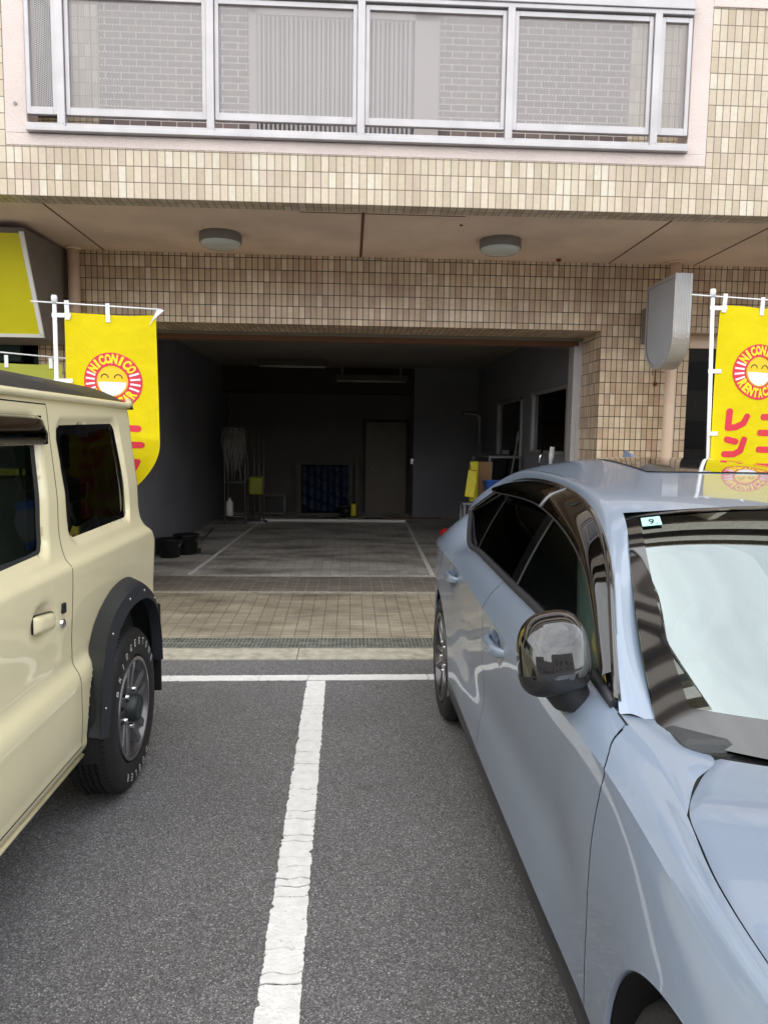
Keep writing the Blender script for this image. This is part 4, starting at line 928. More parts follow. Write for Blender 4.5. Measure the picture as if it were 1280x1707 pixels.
def blue_car():
    curve = scurve(.07)
    cx = 1.385
    root = empty('hatchback_car', (cx, 2.3, 0), 'grey-blue hatchback car with black mirror parked nose towards the viewer', 'car')
    plan = [(0.0, .50), (.05, .66), (.18, .79), (.45, .865), (.88, .917), (1.35, .894), (1.9, .895), (2.6, .897), (3.2, .895), (3.80, .903), (4.1, .885), (4.35, .845), (4.52, .77), (4.60, .62)]
    FW, RW, ZW, AR = .872, 3.80, .335, .376
    seams = [(1.372, [(.3, 0), (.60, 0), (.70, -.008), (.76, -.02), (.82, -.036), (.868, -.052), (.886, -.005), (.906, .07)]), (2.64, [(.3, 0), (.60, 0), (.72, 0), (.88, -.085), (1.0, -.07)]), (3.80, [(.3, 0), (.71, 0), (.91, -.13), (.99, -.19)])]
    base = list(np.linspace(0.0, 4.6, 260))
    for s_, _ in seams: base = [v for v in base if abs(v - s_) > .006] + [s_ - .0022, s_ + .0022]
    S = np.array(sorted(base)); n = len(S)
    P = curve(plan, at=S)[:, 0]
    conc = smooth(S, 1.35, 1.75) * (1 - smooth(S, 3.0, 3.35))
    flare = .010 * np.exp(-((S - FW) / .3) ** 2) + .008 * np.exp(-((S - RW) / .3) ** 2)
    cz = curve([(0, .56), (.12, .64), (.3, .70), (.6, .755), (.8, .794), (1.08, .849), (1.316, .87), (1.5, .872), (1.9, .873), (2.5, .894), (3.2, .92), (3.54, .929), (4.06, .915), (4.35, .90), (4.6, .86)], at=S)[:, 0]
    dC = curve([(0, .02), (.6, .035), (.9, .03), (1.2, .012), (1.9, 0), (4.6, .0)], at=S)[:, 0]
    belt = curve([(0, .44, .60), (.03, .5, .62), (.12, .66, .68), (.3, .77, .74), (.6, .82, .79), (.861, .833, .82), (.948, .835, .835), (1.058, .83, .85), (1.157, .797, .865), (1.25, .797, .882), (1.35, .803, .90), (1.47, .808, .921), (1.655, .815, .954), (2.05, .82, .987), (2.49, .82, .994), (3.2, .808, .998), (3.6, .785, .985), (3.8, .75, 1.045), (3.98, .712, 1.11), (4.2, .70, 1.06), (4.4, .66, 1.02), (4.55, .60, .98), (4.6, .5, .95)], at=S)
    z_ = lambda v: np.full(n, v)
    keys = [(P + .004 * conc - .002, z_(.335)), (P - .010 * conc + flare * .6, z_(.43)), (P - .026 * conc + flare, z_(.54)), (P - .014 * conc + flare, z_(.68)), (P - .002 - dC * .3 + flare * .6, cz - .055 - .02 * conc), (P - dC + .001, cz)]
    rows1 = herm_rows([np.stack([w_, S, zz], 1) for w_, zz in keys], 7)
    mid_w = (P - dC) * .52 + belt[:, 0] * .48 + .006; mid_z = cz * .5 + belt[:, 1] * .5 + .004
    mid_z = mid_z + .014 * (1 - smooth(S, 1.1, 1.4)) * smooth(S, .0, .3)
    rows2 = herm_rows([np.stack([P - dC + .001, S, cz], 1), np.stack([mid_w, S, mid_z], 1), np.stack([belt[:, 0], S, belt[:, 1]], 1)], 6)
    G = np.concatenate([rows1, rows2[1:]], 0)                 # rows, stations, (w, s, z)
    Sg = np.broadcast_to(S, G.shape[:2]).copy()
    for s_, off in seams:
        o_ = np.interp(G[:, :, 2], [q[0] for q in off], [q[1] for q in off]); G[:, :, 1] += o_ * np.exp(-((Sg - s_) / .11) ** 2)
    for r_ in range(G.shape[0]):
        w0, z0 = G[r_, :, 0].copy(), G[r_, :, 2].copy(); G[r_, :, 0] = np.interp(G[r_, :, 1], S, w0); G[r_, :, 2] = np.interp(G[r_, :, 1], S, z0)
    # wheel arches: drop faces inside the circle, pull the rim vertices onto it
    C0 = (G[:-1, :-1] + G[1:, 1:] + G[:-1, 1:] + G[1:, :-1]) / 4; kp = np.ones(C0.shape[:2], bool)
    for yc in (FW, RW): kp &= np.hypot(C0[:, :, 1] - yc, C0[:, :, 2] - ZW) > AR - .001
    cnt = np.zeros(G.shape[:2], int); tot = np.zeros(G.shape[:2], int)
    for da, db in ((0, 0), (0, 1), (1, 0), (1, 1)):
        cnt[da:G.shape[0] - 1 + da, db:G.shape[1] - 1 + db] += kp; tot[da:G.shape[0] - 1 + da, db:G.shape[1] - 1 + db] += 1
    edge = (cnt > 0) & (cnt < tot); onarch = []
    for yc in (FW, RW):
        dy, dz = G[:, :, 1] - yc, G[:, :, 2] - ZW; d = np.hypot(dy, dz); m_ = edge & (d < AR + .03); f = AR / np.maximum(d, 1e-6); onarch.append(m_)
        G[:, :, 1] = np.where(m_, yc + dy * f, G[:, :, 1]); G[:, :, 2] = np.where(m_, ZW + dz * f, G[:, :, 2])
    for yh, zh in ((2.33, .822), (3.34, .858)):
        dh = np.hypot((G[:, :, 1] - yh - .01) / .085, (G[:, :, 2] - zh - .004) / .050); G[:, :, 0] -= .020 * (1 - smooth(dh, .35, 1.0))
    ARCH = []
    for yc, sel in zip((FW, RW), onarch):
        q = np.arctan2(G[:, :, 2][sel] - ZW, G[:, :, 1][sel] - yc); o_ = np.argsort(q); ARCH.append((q[o_], G[:, :, 0][sel][o_]))
    C = (G[:-1, :-1] + G[1:, 1:] + G[:-1, 1:] + G[1:, :-1]) / 4
    keep = kp.copy()
    Sc = (Sg[:-1, :-1] + Sg[:-1, 1:]) / 2
    for s_, _ in seams: keep &= np.abs(Sc - s_) > .0015
    reg = np.zeros(C.shape[:2], int); reg[(Sc > seams[0][0]) & (Sc < seams[1][0])] = 1; reg[(Sc > seams[1][0]) & (Sc < seams[2][0])] = 2
    def world(A, sg): B_ = A.copy(); B_[..., 0] = cx - sg * A[..., 0]; return B_
    doors = {}
    for sg in (1, -1):
        for r_, nm in ((0, 'side_panel'), (1, 'front_door'), (2, 'rear_door')):
            b = MB(); b.grid(world(G, sg).transpose(1, 0, 2), mask=(keep & (reg == r_)).T); doors[(sg, r_)] = b.build(nm, 'paint_blue', root, recalc=True, sharp=24)
        for s_, _ in seams:
            b = MB(); k = int(np.argmin(np.abs(S - s_))); A = (G[:, k - 1:k + 2]).copy(); A[..., 0] -= .005; A[..., 2] -= .004; A[:, 0, 1] -= .006; A[:, -1, 1] += .006
            if s_ > 3.7: A = A[A[:, 1, 2] > .71]
            b.grid(world(A, sg)); b.build('door_gap', 'dark_void', root)
        b = MB(); b.tube([(cx - sg * float(np.interp(y_, S, belt[:, 0])), y_, float(np.interp(y_, S, belt[:, 1])) + .001) for y_ in (1.43, 1.45, 1.475)], .0022, 6)
        b.build('door_gap', 'dark_void', root)
        # skirt
        m_ = (S > FW + AR - .01) & (S < RW - AR + .01); Ss, Ps = S[m_], P[m_]
        A = np.stack([np.stack([Ps - .006, Ss, np.full(len(Ss), .340)], 1), np.stack([Ps + .001, Ss, np.full(len(Ss), .318)], 1), np.stack([Ps - .004, Ss, np.full(len(Ss), .262)], 1), np.stack([Ps - .022, Ss, np.full(len(Ss), .228)], 1), np.stack([Ps - .12, Ss, np.full(len(Ss), .20)], 1)])
        b = MB(); b.grid(world(A, sg)); b.build('side_skirt', 'skirt_black', root, sharp=40)
        # arch lips and liners
        for yc, (qa, qw) in zip((FW, RW), ARCH):
            a = np.linspace(math.radians(-14), math.radians(194), 90); aw = np.interp(a, qa, qw); kk = np.ones(7) / 7; aw = np.convolve(np.pad(aw, 3, 'edge'), kk, 'valid')
            L_ = [np.stack([aw + dw, yc + np.cos(a) * (AR + dr), ZW + np.sin(a) * (AR + dr)], 1) for dr, dw in ((.002, -.004), (.0, .0015), (-.005, -.001), (-.007, -.010))]
            b = MB(); b.grid(world(np.stack(L_), sg)); b.build('arch_lip', 'paint_blue', root)
            L_ = [np.stack([aw - .012, yc + np.cos(a) * (AR - .004), ZW + np.sin(a) * (AR - .004)], 1), np.stack([aw - .34, yc + np.cos(a) * (AR + .01), ZW + np.sin(a) * (AR + .01)], 1), np.stack([aw - .34, np.full(len(a), yc), np.full(len(a), ZW)], 1)]
            b = MB(); b.grid(world(np.stack(L_), sg)); b.build('wheel_liner', 'dark_void', root)
    # fender corner by the windscreen
    yy = np.linspace(1.157, 1.484, 26)
    bl = np.stack([np.interp(yy, S, belt[:, 0]), yy, np.interp(yy, S, belt[:, 1])], 1)
    r8 = curve([(1.157, bl[0, 0], bl[0, 2]), (1.27, .735, .872), (1.356, .66, .8785), (1.405, .695, .89), (1.457, .73, .906), (1.484, .725, .906)], at=yy); r8 = np.stack([r8[:, 0], yy, r8[:, 1]], 1)
    mid = (bl + r8) / 2; mid[:, 2] += .006 * np.sin(np.linspace(0, math.pi, 26))
    under = bl + np.array([.010, 0, -.008]); F8 = np.concatenate([under[None], herm_rows([bl, mid, r8], 4)])
    # greenhouse rails
    Rk = [(1.47, .808, .922), (1.665, .757, 1.054), (1.834, .705, 1.168), (1.971, .675, 1.228), (2.157, .645, 1.284), (2.418, .62, 1.323), (2.767, .605, 1.338), (3.147, .605, 1.33), (3.4, .612, 1.302), (3.64, .635, 1.244), (3.98, .71, 1.112), (4.2, .70, 1.06), (4.4, .66, 1.02), (4.55, .60, .98), (4.6, .5, .95)]
    Ik = [(1.47, .727, .898), (1.588, .705, .962), (1.725, .675, 1.038), (1.874, .635, 1.161), (2.074, .585, 1.302), (2.25, .578, 1.336), (2.6, .572, 1.362), (3.0, .575, 1.372), (3.35, .585, 1.362), (3.645, .612, 1.305), (4.05, .665, 1.175), (4.25, .66, 1.105), (4.4, .62, 1.06), (4.6, .48, .96)]
    yg = np.linspace(1.47, 4.6, 190); Rr = curve(Rk, at=yg); Ii = curve(Ik, at=yg)
    Rc = np.stack([Rr[:, 0], yg, Rr[:, 1]], 1); Ic = np.stack([Ii[:, 0], yg, Ii[:, 1]], 1)
    Mc = (Rc + Ic) / 2; Mc[:, 0] += .010; Mc[:, 2] += .012
    PIL = herm_rows([Rc, Mc, Ic], 5)
    # roof and tail
    Ck = [(2.02, 1.325), (2.3, 1.356), (2.6, 1.388), (2.9, 1.416), (3.1, 1.429), (3.3, 1.428), (3.5, 1.412), (3.8, 1.345), (4.1, 1.232), (4.35, 1.125), (4.45, 1.10), (4.6, .97)]
    ss = np.concatenate([np.linspace(0, .9, 26), np.linspace(.92, 1, 6)]); uu = np.linspace(0, 1, 150)
    def roofpt(s_, y):
        wI, zI = curve(Ik, at=y)[..., 0], curve(Ik, at=y)[..., 1]; zC = curve(Ck, at=y)[..., 0]
        return np.stack([s_ * wI, y, zC + (zI - zC) * np.abs(s_) ** 2.6], -1)
    RO = []
    for s_ in ss:
        y0 = 2.018 + .056 * s_ ** 2; y = y0 + uu * (4.6 - y0); RO.append(roofpt(np.full_like(y, s_), y))
    RO = np.stack(RO)
    b = MB()
    for sg in (1, -1): b.grid(world(RO, sg)); b.grid(world(PIL, sg)); b.grid(world(F8, sg))
    # tail cap
    k = -1
    for sg in (1, -1):
        loop = np.concatenate([G[:, k], PIL[1:, -1], RO[::-1, -1][1:]])
        A = np.stack([loop, np.stack([loop[:, 0] * 0, loop[:, 1] + .01, loop[:, 2]], 1)]); b.grid(world(A, sg))
        loop = G[:, 0]; A = np.stack([loop, np.stack([loop[:, 0] * 0, loop[:, 1] - .03, loop[:, 2]], 1)]); b.grid(world(A, sg))
    b.build('body_shell', 'paint_blue', root, sharp=55)
    # hood
    Sk = np.array([(1.356, .66, .8785), (1.27, .735, .872)] + [(y, float(np.interp(y, S, belt[:, 0])), float(np.interp(y, S, belt[:, 1]))) for y in (1.157, 1.09, 1.02, .948, .861, .75, .6, .45, .3, .2, .12, .06, .03)])
    ar = np.concatenate([[0], np.cumsum(np.hypot(np.diff(Sk[:, 0]), np.diff(Sk[:, 1])))]); tt = np.concatenate([np.linspace(0, .5, 40), np.linspace(.52, ar[-1], 60)])
    Sc_ = _raw_curve(np.column_stack([ar, Sk[:, 1], Sk[:, 0], Sk[:, 2]]), at=tt)   # w, y, z
    yc = 1.165 * (Sc_[:, 1] - .03) / 1.326; zc = curve([(0, .64), (.1, .72), (.3, .80), (.6, .872), (.9, .90), (1.17, .905)], at=yc)[:, 0]
    HO = []
    for s_ in np.concatenate([np.linspace(0, .9, 24), np.linspace(.92, 1, 8)]):
        q = s_; e = .994 if s_ == 1 else 1
        z = zc + (Sc_[:, 2] - zc) * q ** 3 + .010 * np.exp(-((q - .74) / .10) ** 2) * smooth(yc, .2, .8) - .006 * np.exp(-((q - .5) / .2) ** 2)
        HO.append(np.stack([q * (Sc_[:, 0] - .004), yc + (Sc_[:, 1] - yc) * q ** 3.2 - .004, z - (.003 if s_ == 1 else 0)], 1))
    HO = np.stack(HO); b = MB()
    for sg in (1, -1): b.grid(world(HO, sg))
    b.build('hood', 'paint_blue', root)
    b = MB()
    for sg in (1, -1): b.tube([(cx - sg * p[0], p[1], p[2] - .008) for p in Sc_], .0055, 6)
    b.tube([(cx - p * .66, 1.165 + .19 * abs(p) ** 3.2 + .004, .893 - .02 * abs(p) ** 3) for p in np.linspace(-1, 1, 30)], .008, 6)
    b.build('hood_gap', 'dark_void', root)
    # windscreen
    tv = np.linspace(0, 1, 40); sv = np.linspace(-1, 1, 61)
    _pt = np.array([(0, .73, 1.452, .900), (.08, .722, 1.49, .920), (.25, .703, 1.592, .978), (.47, .674, 1.728, 1.058), (.72, .634, 1.876, 1.162), (1, .583, 2.070, 1.296)])
    Lw = np.stack([np.polyval(np.polyfit(_pt[:, 0], _pt[:, c], 2), tv) for c in (1, 2, 3)], 1)
    def prof(t_):                                   # steeper in the middle, rolling over towards the roof
        tt_ = np.linspace(0, 1, 201); sl = np.interp(tt_, [0, .40, .60, .76, 1], [.45, .47, .59, .62, .315]); zz_ = np.concatenate([[0], np.cumsum((sl[1:] + sl[:-1]) / 2) / 200]); 
        return float(np.interp(t_, tt_, zz_ - zz_[-1] * tt_)) * .846
    def ws(s_, t_, off=0):
        E = [np.polyval(np.polyfit(_pt[:, 0], _pt[:, c], 1 if c == 3 else 2), t_) for c in (1, 2, 3)]; E[2] += prof(t_); cyy = 1.172 + (2.018 - 1.172) * t_; czz = .893 + (1.324 - .893) * t_ + prof(t_)
        a = s_ * s_; b_ = .62 * a + .38 * a * a; return (cx - s_ * E[0], cyy + (E[1] - cyy) * b_, czz + (E[2] - czz) * b_ + off)
    b = MB(); b.grid(np.array([[ws(s_, t_, -.004) for t_ in tv] for s_ in sv])); b.build('windscreen', 'glass_screen', root)
    b = MB()
    def band(f0, f1, nn): b.grid(np.array([[f0(i / nn), f1(i / nn)] for i in range(nn + 1)]))
    for sg in (1, -1):
        nn = 40
        def inner(t_): 
            return .955 - .02 * t_ if 0 else .91 + .035 * t_
        A = np.array([[ws(sg * (inner(i / nn) + (1.0 - inner(i / nn)) * q / 6), i / nn, .0) for q in range(7)] for i in range(nn + 1)]); b.grid(A)
    A = np.array([[ws(s_, .13 * q / 6, .001) for q in range(7)] for s_ in sv]); b.grid(A)
    A = np.array([[ws(s_, .985 + .015 * q / 2, .001) for q in range(3)] for s_ in sv]); b.grid(A)
    b.build('windscreen_border', 'black_gloss', root)
    hr = HO[:, 0]; cw = []
    for p in np.linspace(-1, 1, 61):
        q = abs(p) * .665; hy, hz = float(np.interp(q, hr[:, 0], hr[:, 1])), float(np.interp(q, hr[:, 0], hr[:, 2])); a_ = ws(math.copysign(min(1, q / .73), p), 0, -.006); x_ = cx - math.copysign(q, p)
        cw.append([(x_, hy - .01, hz - .022), (x_, hy + .015, hz - .020), (x_, (hy + a_[1]) / 2 + .01, min(hz, a_[2]) - .016), (x_, a_[1] + .03, a_[2] + .006)])
    b = MB(); b.grid(np.array(cw)); b.build('cowl_panel', 'black_plastic', root)
    # pale inspection sticker
    b = MB(); c0 = (.863, .915)
    st = [ws(.935 - .0, .905, .003), ws(.935 - .085, .905, .003), ws(.935 - .085, .965, .003), ws(.935, .965, .003)]
    b.add(st, [(0, 1, 2, 3)]); so_ = b.build('inspection_sticker', 'sticker', root)
    v, f = text_mesh('9', 1.0, .012); O = Vector(st[0]); U = Vector(st[1]) - O; Vv = Vector(st[3]) - O; Nn = U.cross(Vv).normalized() * .0012
    if Nn.z < 0: Nn = -Nn
    b = MB(); b.add([O + U * (.5 + px * .62) + Vv * (.18 + py * .85) + Nn for px, py in v], f)
    b.add([O + U * (.72 + .05 * i) + Vv * (.12 + .06 * j) + Nn for i, j in ((0, 0), (1.6, 0), (1.6, 1.4), (0, 1.4))], [(0, 1, 2, 3)]); b.build('sticker_digit', 'ink', so_, recalc=False)
    # sunroof, rear glass
    for nm, y0, y1, wm, mt in (('sunroof', 2.62, 3.36, .285, 'black_gloss'), ('rear_glass', 3.62, 4.32, .50, 'black_gloss')):
        A = []
        for a in np.linspace(-1, 1, 31):
            y = np.linspace(y0 + .03 * a ** 4, y1, 40); wI = curve(Ik, at=y)[:, 0]; p = roofpt(np.clip(a * wm / wI, -1, 1), y); p[:, 2] += .004; A.append(world(p, 1))
        b = MB(); b.grid(np.array(A)); b.build(nm, mt, root)
    # side glass
    for sg in (1, -1):
        s0, s1 = 1.50, 3.97; ys = np.linspace(s0, s1, 140)
        bl = np.stack([np.interp(ys, S, belt[:, 0]), ys, np.interp(ys, S, belt[:, 1])], 1); rl_ = curve(Rk, at=ys); rl_ = np.stack([rl_[:, 0], ys, rl_[:, 1]], 1)
        vv = np.linspace(0, 1, 16); A = np.array([(bl * (1 - v) + rl_ * v) + np.array([.012 * math.sin(math.pi * v) - .010, .055 * v * 1.0, 0]) * np.array([1, 0, 1]) for v in vv])
        slant_ = lambda v: .06 * v
        def piece(nm, ya_, yb__, m, off=0, sl=True):
            yy = np.linspace(ya_, yb__, max(3, int((yb__ - ya_) / .02)))
            Q = []
            for v in vv:
                y = yy + (.055 * v if sl else 0); y = np.clip(y, s0, s1)
                bw, bz = np.interp(y, ys, bl[:, 0]), np.interp(y, ys, bl[:, 2]); rw, rz = np.interp(y, ys, rl_[:, 0]), np.interp(y, ys, rl_[:, 2])
                Q.append(np.stack([bw * (1 - v) + rw * v + .012 * math.sin(math.pi * v) - .010 + off, y, bz * (1 - v) + rz * v], 1))
            b = MB(); b.grid(world(np.array(Q), sg)); return b.build(nm, m, doors[(sg, 1)] if yb__ < 2.6 else (doors[(sg, 2)] if ya_ < 3.5 else root))
        piece('front_window', 1.60, 2.425, 'glass_green'); piece('mirror_patch', 1.50, 1.62, 'black_gloss', .003); piece('window_edge', 2.415, 2.437, 'aluminium_dark', .006)
        piece('pillar_cover', 2.437, 2.525, 'black_gloss', .006); piece('rear_window', 2.525, 3.28, 'glass_dark'); piece('window_edge', 3.27, 3.288, 'aluminium_dark', .004)
        piece('window_divider', 3.288, 3.315, 'black_gloss', .003); piece('quarter_window', 3.315, 3.97, 'glass_dark')
        # belt moulding, window surround
        b = MB(); b.tube([(cx - sg * (p[0] - .002), p[1], p[2] + .006) for p in bl[::3]], .013, 8); b.build('belt_moulding', 'flare', root)
        b = MB(); b.tube([(cx - sg * (p[0] + .003), p[1], p[2] - .002) for p in rl_[::3]], .010, 8); b.build('window_surround', 'black_gloss', root)
        # rain visors
        lo = [(1.56, .802, .952), (1.669, .785, 1.038), (1.783, .765, 1.128), (2.036, .735, 1.207), (2.33, .715, 1.254), (2.637, .698, 1.272), (3.02, .690, 1.266), (3.40, .690, 1.255), (3.60, .665, 1.25)]
        for ya_, yb__, pr in ((1.56, 2.515, 1), (2.535, 3.60, 2)):
            yy = np.linspace(ya_, yb__, 60); lw = curve(lo, at=yy); hw = curve(Rk, at=yy)
            a0 = np.stack([hw[:, 0] + .006, yy, hw[:, 1] + .004], 1); a2 = np.stack([lw[:, 0] + .012, yy, lw[:, 1]], 1); a1 = (a0 + a2) / 2; a1[:, 0] += .014; a1[:, 2] += .008
            b = MB(); b.grid(world(herm_rows([a0, a1, a2], 5), sg)); b.build('rain_visor', 'glass_visor', doors[(sg, pr)], solid=.003)
            b = MB(); b.tube([(cx - sg * p[0], p[1], p[2]) for p in a2[::2]], .0028, 6); b.build('visor_edge', 'black_plastic', doors[(sg, pr)])
        yy = 2.525; lw = curve(lo, at=[yy])[0]; hw = curve(Rk, at=[yy])[0]
        b = MB(); b.tube([(cx - sg * (hw[0] + .008), yy, hw[1]), (cx - sg * ((hw[0] + lw[0]) / 2 + .022), yy, (hw[1] + lw[1]) / 2 + .008), (cx - sg * (lw[0] + .014), yy - .01, lw[1])], .006, 8); b.build('visor_joint', 'steel_grey', root)
        # mirror
        mx, my, mz = cx - sg * .919, 1.60, 1.022
        A = np.zeros((41, 49, 3))
        pw = lambda v, e: math.copysign(abs(v) ** e, v)
        for i in range(41):
            t_ = math.pi * i / 40
            for j in range(49):
                q = 2 * math.pi * j / 48; X_, Z_, Y_ = pw(math.sin(t_), .74) * pw(math.cos(q), .66), pw(math.sin(t_), .74) * pw(math.sin(q), .66), -math.cos(t_)
                hx = .086 * (1 - .06 * Z_); hz = .088
                A[i, j] = (mx + hx * X_ - .010 * Z_ * sg, my + pw(Y_, .9) * (.085 if Y_ < 0 else .03) + .020 * Z_ - .018 * X_ * sg * -1, mz + hz * Z_ - .010 * X_ * sg * -1 - .012 * (X_ * sg * -1 > 0) * X_ * X_)
        Zc = (A[:-1, :-1, 2] + A[1:, 1:, 2]) / 2
        b = MB(); b.grid(A, mask=Zc > mz - .038); mo = b.build('mirror', 'black_gloss', doors[(sg, 1)], recalc=True)
        b = MB(); b.grid(A, mask=Zc <= mz - .038); b.build('mirror_under_shell', 'black_plastic', mo)
        A2 = np.zeros((13, 33, 3))
        for i in range(13):
            t_ = i / 12
            for j in range(33):
                q = 2 * math.pi * j / 32; rx, ry = .062 * (1 - .25 * t_), .045 * (1 - .1 * t_)
                A2[i, j] = (mx + sg * (.010 + .045 * t_) + rx * math.cos(q), my + .002 + ry * math.sin(q), mz - .055 - .075 * t_ - .10 * rx * math.cos(q) * sg * -1)
        b = MB(); b.grid(A2); b.build('mirror_base', 'black_plastic', mo)
        wx = lambda x: cx - sg * (cx - x)
        b = MB(); V = [(.470, 1.68, .945), (.500, 1.60, .922), (.592, 1.552, .897), (.612, 1.60, .925), (.60, 1.72, .96), (.50, 1.70, .90), (.515, 1.60, .868), (.590, 1.545, .872), (.61, 1.60, .87), (.60, 1.72, .90)]
        b.add([(wx(p[0]), p[1], p[2]) for p in V], [(0, 1, 2, 3, 4), (5, 9, 8, 7, 6), (0, 5, 6, 1), (1, 6, 7, 2), (2, 7, 8, 3), (3, 8, 9, 4), (4, 9, 5, 0)]); b.build('mirror_foot', 'black_plastic', mo, bevel=.010)
        # handles
        for pr, yh, zh in ((1, 2.33, .822), (2, 3.34, .858)):
            b = MB(); X = lambda w_: cx - sg * w_
            yq = np.linspace(-.125, .125, 25); pl = float(curve(plan, at=[yh])[0, 0]) - .006
            ro = []
            for a in yq:
                e = 1 - (abs(a) / .125) ** 4; o_ = .034 * e; th = .0095 + .005 * e; hh = (.0195 + .003 * (a / .115)) * (.55 + .45 * e ** .5)
                ro.append([(X(pl - .004 + o_ + th * pwr(math.cos(q), .7)), yh + a, zh - .006 * a / .115 + hh * pwr(math.sin(q), .7)) for q in np.linspace(0, 2 * math.pi, 21)])
            b.grid(np.array(ro)); b.build('door_handle', 'paint_blue', doors[(sg, pr)])
            b = MB(); b.grid(np.array([[(X(pl - .0145 + .004 * r_), yh + .012 + .046 * r_ * math.cos(q), zh + .012 + .024 * r_ * math.sin(q)) for q in np.linspace(0, 2 * math.pi, 29)] for r_ in (.01, .5, 1)])); b.build('handle_recess_shade', 'flare', doors[(sg, pr)])  # dark ellipse paints the shade of the cavity behind the handle
        # tail lamp
        b = MB(); b.box(cx - sg * .83, cx - sg * .72, 4.26, 4.44, .875, .955); b.build('tail_lamp', 'lamp_red', root, bevel=.03)
        b = MB(); b.box(cx - sg * .76, cx - sg * .62, .12, .34, .585, .655); b.build('headlight', 'lamp_clear', root, bevel=.03)
    wheel_set(root, cx - .895, RW, ZW, .335, .235, -1, .232, 'sport'); wheel_set(root, cx - .895, FW, ZW, .335, .235, -1, .232, 'sport')
    wheel_set(root, cx + .895, RW, ZW, .335, .235, 1, .232, 'sport'); wheel_set(root, cx + .895, FW, ZW, .335, .235, 1, .232, 'sport')
    b = MB(); b.box(cx - .53, cx + .53, .25, 4.45, .18, .36); b.box(cx - .84, cx + .84, 1.34, 3.28, .2, .36); b.build('underbody', 'dark_void', root)
    b = MB(); b.box(cx - .78, cx + .78, 1.35, 3.5, .36, .40); b.box(cx - .72, cx + .72, 1.36, 1.72, .70, .905); b.build('dashboard', 'dash', root, bevel=.03)
    b = MB(); b.lathe([(.18, -.012), (.186, 0), (.18, .012)], (0, 0, 0), 'y', 32, caps=False)
    ring_ = []
    for i in range(33):
        q = 2 * math.pi * i / 32; ring_.append((cx - .36 + .18 * math.cos(q), 1.86 + .06 * math.sin(q), .93 + .17 * math.sin(q)))
    b = MB(); b.tube(ring_, .014, 8); b.tube([(cx - .54, 1.86, .93), (cx - .18, 1.86, .93)], .02, 6); b.tube([(cx - .36, 1.86, .93), (cx - .36, 1.72, .86)], .03, 8); b.build('steering_wheel', 'dash', root)
    seat(root, cx - .36, 2.15, .42); seat(root, cx + .36, 2.15, .42); seat(root, cx - .38, 2.95, .42); seat(root, cx + .38, 2.95, .42)
    # shark-fin aerial
    b = MB(); V = [(cx - .02, 3.40, 1.40), (cx + .02, 3.40, 1.40), (cx + .025, 3.64, 1.37), (cx - .025, 3.64, 1.37), (cx, 3.60, 1.458), (cx, 3.63, 1.455), (cx, 3.50, 1.438)]
    b.add(V, [(0, 1, 6), (1, 4, 6), (1, 2, 5, 4), (0, 6, 4), (0, 4, 5, 3), (2, 3, 5)]); b.build('roof_aerial', 'paint_blue', root, bevel=.004)
blue_car()

# ============================================================ CREAM OFF-ROADER
def sd_poly(pts, r):
    """signed distance to a rounded polygon (negative inside)"""
    P = np.array(pts, float)
    c = P.mean(0)
    # shrink corners by r
    n = len(P); Q = []
    for i in range(n):
        a, b_, d = P[i - 1], P[i], P[(i + 1) % n]
        u = (a - b_) / np.linalg.norm(a - b_); v = (d - b_) / np.linalg.norm(d - b_); s = np.cross(u, v); 
        Q.append(b_ + (u + v) * r / abs(s))
    Q = np.array(Q)
    def f(y, z):
        best = None; inside = np.ones(y.shape, bool); sgn = None
        A_ = sum(Q[i][0] * Q[(i + 1) % n][1] - Q[(i + 1) % n][0] * Q[i][1] for i in range(n)); o = 1 if A_ > 0 else -1
        for i in range(n):
            a, d = Q[i], Q[(i + 1) % n]; e = d - a; py, pz = y - a[0], z - a[1]; t = np.clip((py * e[0] + pz * e[1]) / (e @ e), 0, 1)
            dd = np.hypot(py - e[0] * t, pz - e[1] * t); best = dd if best is None else np.minimum(best, dd)
            inside &= (o * (e[0] * pz - e[1] * py) > 0)
        return np.where(inside, -best, best) - r
    return f
def snap(Y, Z, f, cell):
    for _ in range(3):
        d = f(Y, Z); e = 1e-4; gy = (f(Y + e, Z) - d) / e; gz = (f(Y, Z + e) - d) / e; g = np.hypot(gy, gz) + 1e-9
        near = np.abs(d) < cell * .62; Y = np.where(near, Y - d * gy / g / g, Y); Z = np.where(near, Z - d * gz / g / g, Z)
    return Y, Z
